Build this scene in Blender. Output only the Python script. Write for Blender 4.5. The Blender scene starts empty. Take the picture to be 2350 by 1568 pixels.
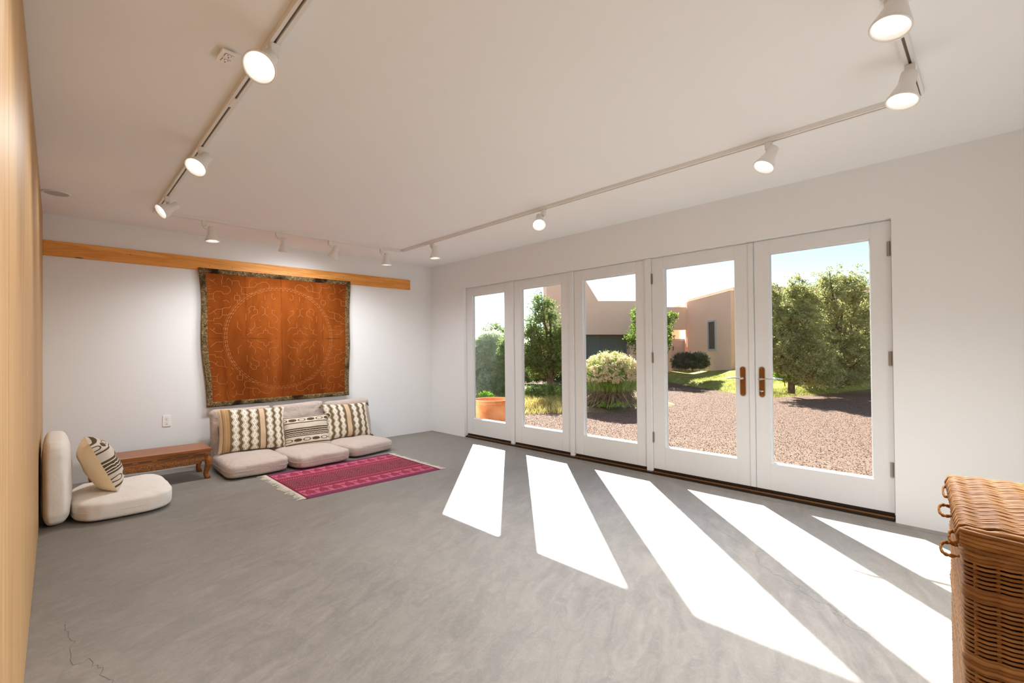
import bpy, bmesh, math, random
import numpy as np
from mathutils import Vector, Matrix, noise
random.seed(7); RNG = np.random.default_rng(7)
SC = bpy.context.scene; COL = SC.collection

# ------------------------------------------------------------------ camera
CAM = np.array([-4.1349, -6.0240, 1.2031]); YAW, PITCH, ROLL, FPX = .77133, .00888, -.00933, 1077.04
_f = np.array([math.sin(YAW)*math.cos(PITCH), math.cos(YAW)*math.cos(PITCH), math.sin(PITCH)])
_r = np.array([math.cos(YAW), -math.sin(YAW), 0]); _u = np.cross(_r, _f)
CR = _r*math.cos(ROLL)+_u*math.sin(ROLL); CU = -_r*math.sin(ROLL)+_u*math.cos(ROLL); CF = _f
cd = bpy.data.cameras.new('camera'); cam = bpy.data.objects.new('camera', cd); COL.objects.link(cam)
cd.sensor_width = 36; cd.lens = 36*FPX/2350; cd.shift_y = 12.82/2350; cd.clip_start = .02; cd.clip_end = 600
cam.matrix_world = Matrix(((CR[0], CU[0], -CF[0], CAM[0]), (CR[1], CU[1], -CF[1], CAM[1]), (CR[2], CU[2], -CF[2], CAM[2]), (0, 0, 0, 1)))
SC.camera = cam
def ray(px, py): return CF+CR*((px-1175)/FPX)+CU*((796.82-py)/FPX)
def at(px, py, Z): return CAM+ray(px, py)*Z                    # photo pixel at a known distance
def on(px, py, ax, val): d = ray(px, py); return CAM+d*((val-CAM[ax])/d[ax])   # photo pixel on a known plane

# ------------------------------------------------------------------ world, sun, exposure
SUN = Vector((1, 1.026, .917)).normalized()
w = bpy.data.worlds.new('sky'); SC.world = w; w.use_nodes = True
nt = w.node_tree; nt.nodes.clear()
sky = nt.nodes.new('ShaderNodeTexSky'); sky.sky_type = 'NISHITA'; sky.sun_disc = False
sky.sun_elevation = math.asin(SUN.z); sky.sun_rotation = math.atan2(SUN.x, SUN.y)
sky.altitude = 2000; sky.air_density = 1.0; sky.dust_density = .5; sky.ozone_density = 1.2
bg = nt.nodes.new('ShaderNodeBackground'); bg.inputs[1].default_value = .074
wo = nt.nodes.new('ShaderNodeOutputWorld'); nt.links.new(sky.outputs[0], bg.inputs[0]); nt.links.new(bg.outputs[0], wo.inputs[0])
sd = bpy.data.lights.new('sun', 'SUN'); sun = bpy.data.objects.new('sun', sd); COL.objects.link(sun)
sd.energy = 8.3; sd.angle = .0093; sd.color = (1, .99, .98)
sun.rotation_euler = SUN.to_track_quat('Z', 'Y').to_euler(); sun.location = SUN*60
LAMP_W = 1.28
vs = SC.view_settings; vs.view_transform = 'Standard'; vs.look = 'None'; vs.gamma = 1; vs.exposure = 1.74; vs.use_curve_mapping = False
SC.cycles.use_denoising = True; SC.cycles.max_bounces = 10; SC.cycles.diffuse_bounces = 6; SC.cycles.transparent_max_bounces = 16
SC.cycles.caustics_reflective = False; SC.cycles.caustics_refractive = False; SC.cycles.sample_clamp_indirect = 6

# ------------------------------------------------------------------ node helper
class V:
    def __init__(s, m, sock): s.m, s.s = m, sock
    def _b(s, op, o, rev=False):
        a, b = (o, s) if rev else (s, o)
        return s.m.math(op, a, b)
    def __add__(s, o): return s._b('ADD', o)
    def __radd__(s, o): return s._b('ADD', o, True)
    def __sub__(s, o): return s._b('SUBTRACT', o)
    def __rsub__(s, o): return s._b('SUBTRACT', o, True)
    def __mul__(s, o): return s._b('MULTIPLY', o)
    def __rmul__(s, o): return s._b('MULTIPLY', o, True)
    def __truediv__(s, o): return s._b('DIVIDE', o)
    def __lt__(s, o): return s._b('LESS_THAN', o)
    def __gt__(s, o): return s._b('GREATER_THAN', o)
    def __pow__(s, o): return s._b('POWER', o)
class M:
    """one procedural material under construction"""
    def __init__(s, name, rough=.6, spec=.3):
        s.mat = bpy.data.materials.new(name); s.mat.use_nodes = True; s.nt = s.mat.node_tree
        s.p = s.nt.nodes['Principled BSDF']; s.out = s.nt.nodes['Material Output']
        s.p.inputs['Roughness'].default_value = rough; s.p.inputs['Specular IOR Level'].default_value = spec
    def n(s, t): return s.nt.nodes.new(t)
    def put(s, inp, v):
        if isinstance(v, V): s.nt.links.new(v.s, inp)
        elif isinstance(v, bpy.types.NodeSocket): s.nt.links.new(v, inp)
        else:
            if hasattr(inp.default_value, '__len__') and len(inp.default_value) == 4 and len(v) == 3: v = (*v, 1)
            inp.default_value = v
    def math(s, op, a, b=None, c=None):
        nd = s.n('ShaderNodeMath'); nd.operation = op
        for i, x in enumerate((a, b, c)):
            if x is not None: s.put(nd.inputs[i], x)
        return V(s, nd.outputs[0])
    def fn(s, op, a, b=None): return s.math(op, a, b)
    def xyz(s, kind='Object'):
        tc = s.n('ShaderNodeTexCoord'); sp = s.n('ShaderNodeSeparateXYZ'); s.nt.links.new(tc.outputs[kind], sp.inputs[0])
        return [V(s, sp.outputs[i]) for i in range(3)]
    def vec(s, x, y, z):
        nd = s.n('ShaderNodeCombineXYZ')
        for i, q in enumerate((x, y, z)): s.put(nd.inputs[i], q)
        return nd.outputs[0]
    def coord(s, kind='Object', scale=(1, 1, 1), rot=(0, 0, 0)):
        tc = s.n('ShaderNodeTexCoord'); mp = s.n('ShaderNodeMapping'); s.nt.links.new(tc.outputs[kind], mp.inputs[0])
        mp.inputs['Scale'].default_value = scale; mp.inputs['Rotation'].default_value = rot
        return mp.outputs[0]
    def noise(s, vec, scale, detail=4, rough=.55, dist=0):
        nd = s.n('ShaderNodeTexNoise'); s.put(nd.inputs['Vector'], vec)
        for k, v in (('Scale', scale), ('Detail', detail), ('Roughness', rough), ('Distortion', dist)): nd.inputs[k].default_value = v
        return V(s, nd.outputs[0])
    def voro(s, vec, scale, out='Distance', feat='F1'):
        nd = s.n('ShaderNodeTexVoronoi'); nd.feature = feat; s.put(nd.inputs['Vector'], vec); nd.inputs['Scale'].default_value = scale
        return V(s, nd.outputs[out])
    def ramp(s, f, stops):
        nd = s.n('ShaderNodeValToRGB'); s.put(nd.inputs[0], f); e = nd.color_ramp.elements
        while len(e) < len(stops): e.new(.5)
        for el, (pos, c) in zip(e, stops): el.position = pos; el.color = (*c, 1) if len(c) == 3 else c
        return V(s, nd.outputs[0])
    def mix(s, f, a, b, mode='MIX'):
        nd = s.n('ShaderNodeMix'); nd.data_type = 'RGBA'; nd.blend_type = mode
        s.put(nd.inputs[0], f); s.put(nd.inputs[6], a); s.put(nd.inputs[7], b)
        return V(s, nd.outputs[2])
    def maprange(s, f, a, b, c=0., d=1.):
        nd = s.n('ShaderNodeMapRange')
        for i, q in enumerate((f, a, b, c, d)): s.put(nd.inputs[i], q)
        return V(s, nd.outputs[0])
    def bump(s, h, strength=.3, dist=.01):
        nd = s.n('ShaderNodeBump'); s.put(nd.inputs['Height'], h); nd.inputs['Strength'].default_value = strength; nd.inputs['Distance'].default_value = dist
        s.nt.links.new(nd.outputs[0], s.p.inputs['Normal'])
    def col(s, c): s.put(s.p.inputs['Base Color'], c); return s
def L(r, g, b):  # display colour 0-255 to linear
    return tuple(((c/255)/12.92 if c/255 <= .04045 else ((c/255+.055)/1.055)**2.4) for c in (r, g, b))
def plain(name, c, rough=.6, spec=.3, metal=0., vary=.06, scale=8.):
    m = M(name, rough, spec); m.p.inputs['Metallic'].default_value = metal
    f = m.noise(m.coord(), scale, 4)
    m.col(m.mix(f, tuple(x*(1-vary) for x in c), tuple(min(1, x*(1+vary)) for x in c)))
    return m.mat
MAT = {}
def paint(name, c, sc=60, st=.06):
    m = M(name, .85, .2); f = m.noise(m.coord(), 1.3, 3); m.col(m.mix(f, tuple(x*.975 for x in c), c)); m.bump(m.noise(m.coord(), sc, 4), st, .004); return m.mat
MAT['wall'] = paint('white_wall_paint', (.84, .85, .855))
MAT['ceiling'] = paint('white_ceiling_paint', (.91, .92, .93))
MAT['door'] = plain('white_door_enamel', (.78, .79, .80), .35, .4, vary=.015)
MAT['white'] = plain('white_lacquered_metal', (.82, .81, .79), .4, .4, vary=.02)
MAT['plate'] = plain('white_plastic', (.93, .92, .90), .4, .4, vary=.02)
MAT['dark'] = plain('dark_slot', (.05, .045, .04), .6)
MAT['slot'] = plain('grey_brown_slot', (.20, .18, .15), .7)
MAT['steel'] = plain('brushed_nickel', (.62, .60, .57), .28, .5, 1.0, .04, 40)
MAT['hinge'] = plain('aged_nickel', (.40, .38, .35), .35, .5, 1.0, .08, 60)
MAT['bronze'] = plain('bronze_handle_plate', L(128, 74, 22), .45, .4, .25, .08, 30)
MAT['thresh'] = plain('dark_bronze_threshold', L(48, 36, 24), .5, .4, .3, .1, 20)
MAT['sillwood'] = plain('oak_threshold', L(128, 88, 52), .5, .3, 0, .12, 20)
MAT['gap'] = plain('groove', L(112, 108, 100), .9, .1)
MAT['crackm'] = plain('crack', L(96, 92, 87), .9, .1)

def m_concrete():
    m = M('trowelled_concrete', .48, .35)
    x, y, z = m.xyz()
    wv = m.noise(m.coord(scale=(.55, .55, 1)), 1.0, 5, .6, 1.2)
    st = m.noise(m.vec(x*.92+y*.4, (y*.92-x*.4)*3.6, wv*2.2), 2.6, 9, .7, 1.6)          # trowel streaks
    sw = m.noise(m.coord(), 7, 5, .7, 3.2)
    fine = m.noise(m.coord(), 60, 3, .6)
    c = m.ramp(wv, [(.25, L(118, 113, 107)), (.5, L(130, 124, 117)), (.75, L(139, 133, 125))])
    c = m.mix(m.maprange(st, .46, .68)*.5, c, L(157, 151, 142))
    c = m.mix(m.maprange(st, .47, .28)*.4, c, L(98, 95, 90))
    ridge = m.fn('ABSOLUTE', sw-.5)
    c = m.mix(m.maprange(ridge, .014, .0)*.2, c, L(184, 181, 175))
    c = m.mix(m.maprange(fine, .35, .7)*.18, c, L(122, 118, 113))
    m.col(c); m.put(m.p.inputs['Roughness'], m.maprange(st, .3, .7, .42, .6)); m.bump(st*.5+fine*.2, .08, .004); return m.mat
MAT['floor'] = m_concrete()
def m_wood(name, dark, mid, light, along, sc=1., knots=False, rough=.5, contrast=1.):
    m = M(name, rough, .3); x, y, z = m.xyz(); q = [x, y, z]
    k = [9., 9., 9.]; k[along] = .55
    v = m.vec(q[0]*k[0], q[1]*k[1], q[2]*k[2])
    a = m.noise(v, 1.0*sc, 5, .6, .8); b = m.noise(v, 6.*sc, 4, .7, .3)
    rings = m.fn('SINE', a*42.)*.5+.5
    f = a*(.6*contrast)+rings*.2+b*.3
    c = m.ramp(f, [(.25, light), (.5, mid), (.8, dark)])
    if knots:
        kd = m.voro(m.coord(scale=(1.3, 4, 6)), 1.2); c = m.mix(m.maprange(kd, .06, .03), c, tuple(t*.25 for t in dark))
    m.col(c); m.bump(b, .05, .003); return m.mat
MAT['plywood'] = m_wood('pine_plywood', L(176, 134, 86), L(190, 151, 103), L(200, 164, 118), 2, .8, contrast=.9)
MAT['pine'] = m_wood('varnished_pine', L(206, 132, 56), L(230, 160, 82), L(242, 184, 112), 0, 1., True)
MAT['teak'] = m_wood('varnished_hardwood', L(112, 62, 22), L(152, 90, 40), L(178, 114, 60), 0, 1.2, False, .32)
def m_carved():
    m = M('carved_hardwood', .45, .35); d = m.voro(m.coord(scale=(1, 1, 1.3)), 55, 'Distance', 'DISTANCE_TO_EDGE'); n = m.noise(m.coord(), 90, 2)
    m.col(m.mix(m.maprange(d, .0, .12), L(88, 50, 20), L(166, 110, 58))); m.bump(d*1.5+n*.2, .9, .006); return m.mat
MAT['carved'] = m_carved()
def m_cloth(name, c, vary=.05, wr=.25, sc=5.):
    m = M(name, .75, .15); m.p.inputs['Sheen Weight'].default_value = .15
    f = m.noise(m.coord(), 6, 4); m.col(m.mix(f, tuple(x*(1-vary) for x in c), tuple(min(1, x*(1+vary)) for x in c)))
    m.bump(m.noise(m.coord(), sc, 5, .6, 1.2)*1.0+m.noise(m.coord(), 180, 2)*.06, wr, .03); return m.mat
MAT['seatcloth'] = m_cloth('cream_sateen', L(192, 177, 166), .05, .5, 7.)
MAT['futon'] = m_cloth('white_cotton', L(232, 224, 214), .03, .18)
MAT['creamback'] = m_cloth('cream_pillow_back', L(232, 208, 166), .03, .15)

def uvs(m):
    tc = m.n('ShaderNodeTexCoord'); sp = m.n('ShaderNodeSeparateXYZ'); m.nt.links.new(tc.outputs['UV'], sp.inputs[0])
    return V(m, sp.outputs[0]), V(m, sp.outputs[1])
WHITE, OLIVE, TAN, BROWN = L(236, 226, 208), L(116, 98, 72), L(206, 178, 146), L(176, 138, 96)
def band(m, t, a, b): return (t > a)*(t < b)
def m_chain(name, cols, stripes, nper):
    """printed cotton: upright chains of discs on an olive ground, plain stripes"""
    m = M(name, .85, .1); u, v = uvs(m)
    n1 = m.noise(m.coord(), 14, 3); c = m.mix(n1, tuple(t*.85 for t in OLIVE), tuple(t*1.15 for t in OLIVE))
    hit = None; dots = None
    for (cu, wd) in cols:
        a = m.fn('ABSOLUTE', (u-cu)/wd)
        ph = v*nper+cu*3.7
        cs = m.fn('COSINE', ph*6.28318)
        e = cs*.085+.185
        k = m.fn('MAXIMUM', (a < e)*1., band(m, a, e+.05, e+.105))
        fr = m.fn('FRACT', ph+.5)-.5
        d1 = m.fn('SQRT', (a-.09)*(a-.09)+fr*fr*1.0); d2 = m.fn('SQRT', a*a+(m.fn('ABSOLUTE', fr)-.13)*(m.fn('ABSOLUTE', fr)-.13))
        dd = m.fn('MAXIMUM', d1 < .042, d2 < .045)*(a < .4)
        hit = k if hit is None else m.fn('MAXIMUM', hit, k); dots = dd if dots is None else m.fn('MAXIMUM', dots, dd)
    c = m.mix(hit, c, WHITE); c = m.mix(dots, c, OLIVE)
    for (a, b, cc) in stripes: c = m.mix(band(m, u, a, b), c, cc)
    m.col(c); m.bump(m.noise(m.coord(), 7, 4, .6, 1.)+m.noise(m.coord(), 200, 2)*.05, .25, .02); return m.mat
MAT['chain_a'] = m_chain('chain_print_a', [(.235, .15), (.375, .15), (.505, .15), (.745, .15), (.875, .14), (.985, .12)],
                         [(.0, .045, TAN), (.045, .055, OLIVE), (.055, .095, BROWN), (.095, .1, TAN), (.1, .15, BROWN), (.59, .665, TAN)], 6.3)
MAT['chain_b'] = m_chain('chain_print_b', [(.05, .15), (.2, .16), (.34, .15), (.64, .16), (.8, .15), (.94, .14)],
                         [(.435, .53, TAN)], 5.6)
def m_band(name):
    """printed cotton: level bands, zigzag lines and leaf-shaped ovals"""
    m = M(name, .85, .1); u, v = uvs(m); DK = L(88, 74, 54)
    c = m.mix(m.noise(m.coord(), 12, 3), L(196, 182, 164), L(224, 212, 196))
    zz = m.fn('PINGPONG', u*14., .5)*.03
    for a, b in ((.08, .115), (.335, .365), (.56, .60), (.755, .785), (.955, .985)): c = m.mix(band(m, v, a, b), c, DK)
    c = m.mix(band(m, v, .385, .54), c, DK)
    for z0 in (.425, .485): c = m.mix(m.fn('ABSOLUTE', v-zz-z0+.008) < .008, c, WHITE)
    for vc, ph in ((.22, .2), (.87, .55)):
        fu = m.fn('FRACT', u*5.+ph)-.5; d = m.fn('SQRT', fu*fu*4.+((v-vc)/.055)*((v-vc)/.055))
        alt = m.fn('FRACT', m.fn('FLOOR', u*5.+ph)*.5) > .25
        c = m.mix(band(m, d, .62, .9), c, DK); c = m.mix((d < .62)*alt, c, DK)
    m.col(c); m.bump(m.noise(m.coord(), 7, 4, .6, 1.)+m.noise(m.coord(), 200, 2)*.05, .25, .02); return m.mat
MAT['bandcloth'] = m_band('band_print')
def m_tapestry():
    m = M('rust_dyed_cotton', .9, .05); x, y, z = m.xyz()
    n1 = m.noise(m.coord(scale=(2.2, 1, .7)), 1.4, 5, .6, .4); n2 = m.noise(m.vec(x*3., y, z*160.), 1., 3)
    c = m.ramp(n1, [(.25, L(92, 42, 10)), (.5, L(124, 62, 21)), (.75, L(152, 82, 33))])
    c = m.mix(m.maprange(n2, .4, .8)*.2, c, L(120, 54, 14))
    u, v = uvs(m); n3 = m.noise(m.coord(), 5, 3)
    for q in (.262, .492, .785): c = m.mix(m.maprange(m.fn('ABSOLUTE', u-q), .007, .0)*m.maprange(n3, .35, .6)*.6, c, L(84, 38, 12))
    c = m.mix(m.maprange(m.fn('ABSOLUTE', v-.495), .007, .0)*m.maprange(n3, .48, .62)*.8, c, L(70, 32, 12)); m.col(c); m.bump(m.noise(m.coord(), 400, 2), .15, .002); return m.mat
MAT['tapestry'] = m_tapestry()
def m_batik():
    m = M('mottled_border_cloth', .9, .05); n1 = m.noise(m.coord(scale=(1, 1, 1)), 45, 5, .7, 1.5); n2 = m.noise(m.coord(), 3.4, 2)
    c = m.ramp(n1, [(.36, L(48, 36, 22)), (.52, L(112, 92, 62)), (.66, L(168, 146, 110))])
    m.col(m.mix(m.maprange(n2, .52, .62), c, L(44, 32, 20))); return m.mat
MAT['batik'] = m_batik()
MAT['thread'] = plain('pale_thread', L(178, 120, 74), .8, .1)
def m_rug():
    m = M('woven_wool', .95, .05); u, v = uvs(m)
    n = m.noise(m.coord(scale=(6, 60, 1)), 3, 3)
    R1, R2, PK, PU = L(150, 60, 80), L(124, 44, 64), L(190, 100, 120), L(122, 60, 88)
    c = m.mix(n, tuple(t*.9 for t in R1), tuple(t*1.1 for t in R1))
    for a, b, cc in ((0, .07, PU), (.07, .24, PK), (.24, .255, R2), (.29, .30, R2), (.33, .345, R2), (.36, .64, L(128, 60, 72)), (.655, .67, R2), (.70, .71, R2), (.745, .76, R2), (.76, .93, PK), (.93, 1.01, PU)):
        c = m.mix(band(m, v, a, b), c, m.mix(n, tuple(t*.9 for t in cc), tuple(t*1.1 for t in cc)))
    for vv in (.315, .685): c = m.mix(band(m, v, vv-.006, vv+.006)*(m.fn('FRACT', u*60.) > .5), c, L(216, 150, 150))
    c = m.mix(m.fn('MAXIMUM', u < .018, u > .982), c, R2)
    m.col(c); m.bump(m.noise(m.coord(scale=(1, 3, 1)), 120, 2), .4, .003); return m.mat
MAT['rug'] = m_rug()
MAT['rugmotif'] = plain('dark_red_yarn', L(150, 60, 82), .95, .05); MAT['rugpale'] = plain('pale_yarn', L(182, 138, 132), .95, .05)
MAT['fringe'] = plain('undyed_cotton_fringe', L(214, 206, 190), .9, .05)
def m_wicker():
    m = M('varnished_willow', .55, .3); x, y, z = m.xyz()
    oi = m.n('ShaderNodeObjectInfo'); rnd = V(m, oi.outputs['Random'])
    n = m.noise(m.vec(x*9., y*9., z*60.), 1.6, 4, .65)
    c = m.ramp(n*.75+rnd*.25, [(.25, L(108, 68, 30)), (.5, L(154, 106, 56)), (.78, L(190, 146, 94))])
    m.col(c); m.bump(m.noise(m.coord(), 220, 2), .12, .001); return m.mat
MAT['wicker'] = m_wicker()
MAT['wickerin'] = plain('willow_shadow_lining', L(96, 60, 26), .7, .1)
MAT['inner_shade_box'] = plain('hamper_inner_shade', L(58, 42, 24), .95, .05)  # dark brown standing in for the shade inside the hamper
MAT['cord'] = plain('twisted_cord', L(150, 100, 52), .8, .1, vary=.2, scale=200)
def m_glass():
    m = M('clear_glass'); nt = m.nt; nt.nodes.remove(m.p)
    tr = m.n('ShaderNodeBsdfTransparent'); tr.inputs[0].default_value = (.97, .985, .975, 1); gl = m.n('ShaderNodeBsdfGlossy'); gl.inputs['Roughness'].default_value = .0
    lw = m.n('ShaderNodeLayerWeight'); lw.inputs[0].default_value = .5; mx = m.n('ShaderNodeMixShader')
    fac = V(m, lw.outputs['Facing'])**5.0*.8+.025
    nt.links.new(fac.s, mx.inputs[0]); nt.links.new(tr.outputs[0], mx.inputs[1]); nt.links.new(gl.outputs[0], mx.inputs[2]); nt.links.new(mx.outputs[0], m.out.inputs[0]); return m.mat
MAT['glass'] = m_glass()
def m_emit(name, c, s):
    m = M(name); e = m.n('ShaderNodeEmission'); e.inputs[0].default_value = (*c, 1); e.inputs[1].default_value = s; m.nt.links.new(e.outputs[0], m.out.inputs[0]); return m.mat
MAT['bulb'] = m_emit('lit_lamp_face', (1, .95, .86), 1.1)
# outdoors
def m_gravel():
    m = M('red_gravel', .95, .1); co = m.coord()
    id_ = m.n('ShaderNodeTexVoronoi'); m.put(id_.inputs['Vector'], co); id_.inputs['Scale'].default_value = 105
    c = m.ramp(V(m, id_.outputs['Color']), [(.12, L(62, 42, 33)), (.45, L(118, 90, 73)), (.85, L(164, 138, 117))])
    big = m.noise(co, .5, 4, .6, .8); c = m.mix(m.maprange(big, .4, .65)*.4, c, L(120, 95, 81))
    m.col(c); m.bump(V(m, id_.outputs['Distance'])*-1.+m.noise(co, 3, 4)*.6, .7, .015); return m.mat
MAT['gravel'] = m_gravel()
def m_var(name, stops, sc=6, rough=.9, trans=0.):
    m = M(name, rough, .1); f = m.noise(m.coord(), sc, 3, .7); c = m.ramp(f, stops); m.col(c)
    if trans:
        t = m.n('ShaderNodeBsdfTranslucent'); m.put(t.inputs[0], c); mx = m.n('ShaderNodeMixShader'); mx.inputs[0].default_value = trans
        m.nt.links.new(m.p.outputs[0], mx.inputs[1]); m.nt.links.new(t.outputs[0], mx.inputs[2]); m.nt.links.new(mx.outputs[0], m.out.inputs[0])
    return m.mat
MAT['stone'] = m_var('gravel_stones', [(.38, L(62, 38, 28)), (.5, L(118, 88, 70)), (.62, L(170, 146, 126))], 45)
MAT['pinyon'] = m_var('pinyon_needles', [(.3, L(120, 124, 70)), (.5, L(168, 170, 108)), (.7, L(222, 216, 162))], 5, .8, .5)
MAT['juniper'] = m_var('juniper_sprays', [(.3, L(80, 98, 56)), (.5, L(122, 140, 80)), (.7, L(172, 182, 114))], 5, .8, .5)
MAT['silver'] = m_var('silvery_leaves', [(.3, L(172, 184, 150)), (.5, L(206, 214, 182)), (.7, L(232, 236, 210))], 6, .8, .6)
MAT['sage'] = m_var('dark_sage_leaves', [(.3, L(44, 56, 44)), (.5, L(70, 82, 66)), (.7, L(98, 110, 92))], 6, .8, .25)
MAT['leaf'] = m_var('broad_green_leaves', [(.3, L(74, 96, 44)), (.5, L(110, 136, 56)), (.7, L(170, 188, 84))], 4, .7, .45)
MAT['lime'] = m_var('bright_green_leaves', [(.3, L(90, 140, 36)), (.7, L(152, 188, 60))], 9, .7, .4)
MAT['grass'] = m_var('lawn_grass', [(.3, L(134, 138, 60)), (.5, L(172, 172, 86)), (.7, L(206, 200, 124))], 2.5, .9, .35)
MAT['drygrass'] = m_var('dry_grass', [(.3, L(150, 132, 70)), (.5, L(190, 172, 100)), (.7, L(214, 200, 134))], 3, .9, .4)
MAT['soil'] = m_var('planting_bed_soil', [(.3, L(96, 76, 54)), (.5, L(130, 108, 76)), (.7, L(150, 140, 92))], 3)
MAT['turf'] = m_var('turf', [(.3, L(112, 116, 50)), (.5, L(146, 146, 70)), (.7, L(176, 170, 98))], 3)
MAT['bark'] = m_var('grey_brown_bark', [(.3, L(64, 52, 42)), (.7, L(118, 100, 84))], 12)
MAT['stemgreen'] = m_var('yellow_green_stems', [(.3, L(112, 140, 60)), (.5, L(150, 174, 84)), (.7, L(186, 200, 116))], 5, .8, .4)
MAT['stemdry'] = m_var('woody_stems', [(.3, L(104, 86, 66)), (.7, L(166, 144, 112))], 8, .9, .1)
MAT['seed'] = m_var('cream_seed_heads', [(.3, L(196, 170, 120)), (.7, L(238, 222, 184))], 14, .9, .4)
def m_stucco():
    m = M('adobe_stucco', .95, .1); f = m.noise(m.coord(), .9, 4); g = m.noise(m.coord(), 9, 4)
    m.col(m.mix(f*.6+g*.4, L(250, 200, 170), L(253, 214, 186))); m.bump(g, .25, .03); return m.mat
MAT['stucco'] = m_stucco()
MAT['garagedoor'] = plain('grey_green_garage_panel', L(104, 112, 108), .6, .2, vary=.06, scale=3)
MAT['gate'] = plain('pale_grey_gate_paint', L(190, 188, 186), .6, .2)
MAT['darkglass'] = plain('dark_window_glass', L(60, 66, 64), .1, .5)
def m_terra():
    m = M('terracotta', .85, .15); f = m.noise(m.coord(), 5, 5, .6, .5); c = m.ramp(f, [(.3, L(176, 100, 56)), (.5, L(206, 128, 78)), (.72, L(220, 156, 108))])
    m.col(c); m.bump(m.noise(m.coord(scale=(1, 1, 8)), 6, 3), .2, .01); return m.mat
MAT['terracotta'] = m_terra()

# ------------------------------------------------------------------ mesh helpers
def tag(o, label=None, cat=None, group=None, kind=None):
    for k, v in (('label', label), ('category', cat), ('group', group), ('kind', kind)):
        if v: o[k] = v
    return o
def empty(name, loc, label=None, cat=None, group=None, kind=None, rz=0.):
    o = bpy.data.objects.new(name, None); COL.objects.link(o); o.location = loc; o.rotation_euler = (0, 0, rz); o.empty_display_size = .05
    return tag(o, label, cat, group, kind)
class MB:
    def __init__(s): s.v, s.f, s.uv = [], [], []
    def add(s, v, f, uv=None):
        b = len(s.v); s.v += [tuple(map(float, p)) for p in v]; s.f += [tuple(i+b for i in q) for q in f]
        if uv is not None: s.uv += [tuple(map(float, q)) for q in uv]
        return s
    def box(s, a, b):
        (x0, y0, z0), (x1, y1, z1) = a, b
        x0, x1 = min(x0, x1), max(x0, x1); y0, y1 = min(y0, y1), max(y0, y1); z0, z1 = min(z0, z1), max(z0, z1)
        return s.add([(x0, y0, z0), (x1, y0, z0), (x1, y1, z0), (x0, y1, z0), (x0, y0, z1), (x1, y0, z1), (x1, y1, z1), (x0, y1, z1)],
                     [(0, 3, 2, 1), (4, 5, 6, 7), (0, 1, 5, 4), (1, 2, 6, 5), (2, 3, 7, 6), (3, 0, 4, 7)])
    def tube(s, path, r, n=6, closed=False, flat=1.0):
        P = np.array(path, float); N = len(P); R = np.full(N, r, float) if np.isscalar(r) else np.array(r, float)
        T = np.roll(P, -1, 0)-np.roll(P, 1, 0)
        if not closed: T[0] = P[1]-P[0]; T[-1] = P[-1]-P[-2]
        T /= np.linalg.norm(T, axis=1)[:, None]+1e-12
        up = np.array([0, 0, 1.]) if abs(T[0][2]) < .9 else np.array([1., 0, 0])
        vs_ = []
        for i in range(N):
            a = np.cross(up, T[i]); a /= np.linalg.norm(a)+1e-12; b = np.cross(T[i], a); up = b if abs(T[i][2]) > .3 or True else up
            for k in range(n):
                t = 2*math.pi*k/n; vs_.append(P[i]+R[i]*(math.cos(t)*a+flat*math.sin(t)*b))
        fs = []
        for i in range(N if closed else N-1):
            j = (i+1) % N
            for k in range(n): fs.append((i*n+k, i*n+(k+1) % n, j*n+(k+1) % n, j*n+k))
        if not closed: fs += [tuple(range(n))[::-1], tuple((N-1)*n+k for k in range(n))]
        return s.add(vs_, fs)
    def lathe(s, prof, n=24, M_=None):
        vs_ = []; fs = []
        for (r, z) in prof:
            for k in range(n):
                t = 2*math.pi*k/n; p = Vector((r*math.cos(t), r*math.sin(t), z)); vs_.append(M_ @ p if M_ is not None else p)
        for i in range(len(prof)-1):
            for k in range(n): fs.append((i*n+k, i*n+(k+1) % n, (i+1)*n+(k+1) % n, (i+1)*n+k))
        fs += [tuple(range(n))[::-1], tuple((len(prof)-1)*n+k for k in range(n))]
        return s.add(vs_, fs)
    def prism(s, pts, d):
        n = len(pts); a = [Vector(p) for p in pts]; b = [p+Vector(d) for p in a]
        return s.add(a+b, [tuple(range(n))[::-1], tuple(range(n, 2*n))]+[(i, (i+1) % n, n+(i+1) % n, n+i) for i in range(n)])
    def obj(s, name, mat, parent=None, smooth=False, bevel=0., kind=None, fix=True):
        me = bpy.data.meshes.new(name); me.from_pydata(s.v, [], s.f)
        if s.uv:
            ul = me.uv_layers.new(name='UVMap'); li = np.empty(len(me.loops), int); me.loops.foreach_get('vertex_index', li)
            ul.data.foreach_set('uv', np.array(s.uv, dtype=np.float32)[li].ravel())
        if fix:
            bm = bmesh.new(); bm.from_mesh(me); bmesh.ops.recalc_face_normals(bm, faces=bm.faces)
            if bevel: bmesh.ops.bevel(bm, geom=list(bm.edges), offset=bevel, segments=2, affect='EDGES', clamp_overlap=True)
            bm.to_mesh(me); bm.free()
        if smooth: me.polygons.foreach_set('use_smooth', [True]*len(me.polygons))
        me.materials.append(MAT[mat] if isinstance(mat, str) else mat)
        o = bpy.data.objects.new(name, me); COL.objects.link(o)
        if parent: o.parent = parent
        if kind: o['kind'] = kind
        return o
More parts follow.
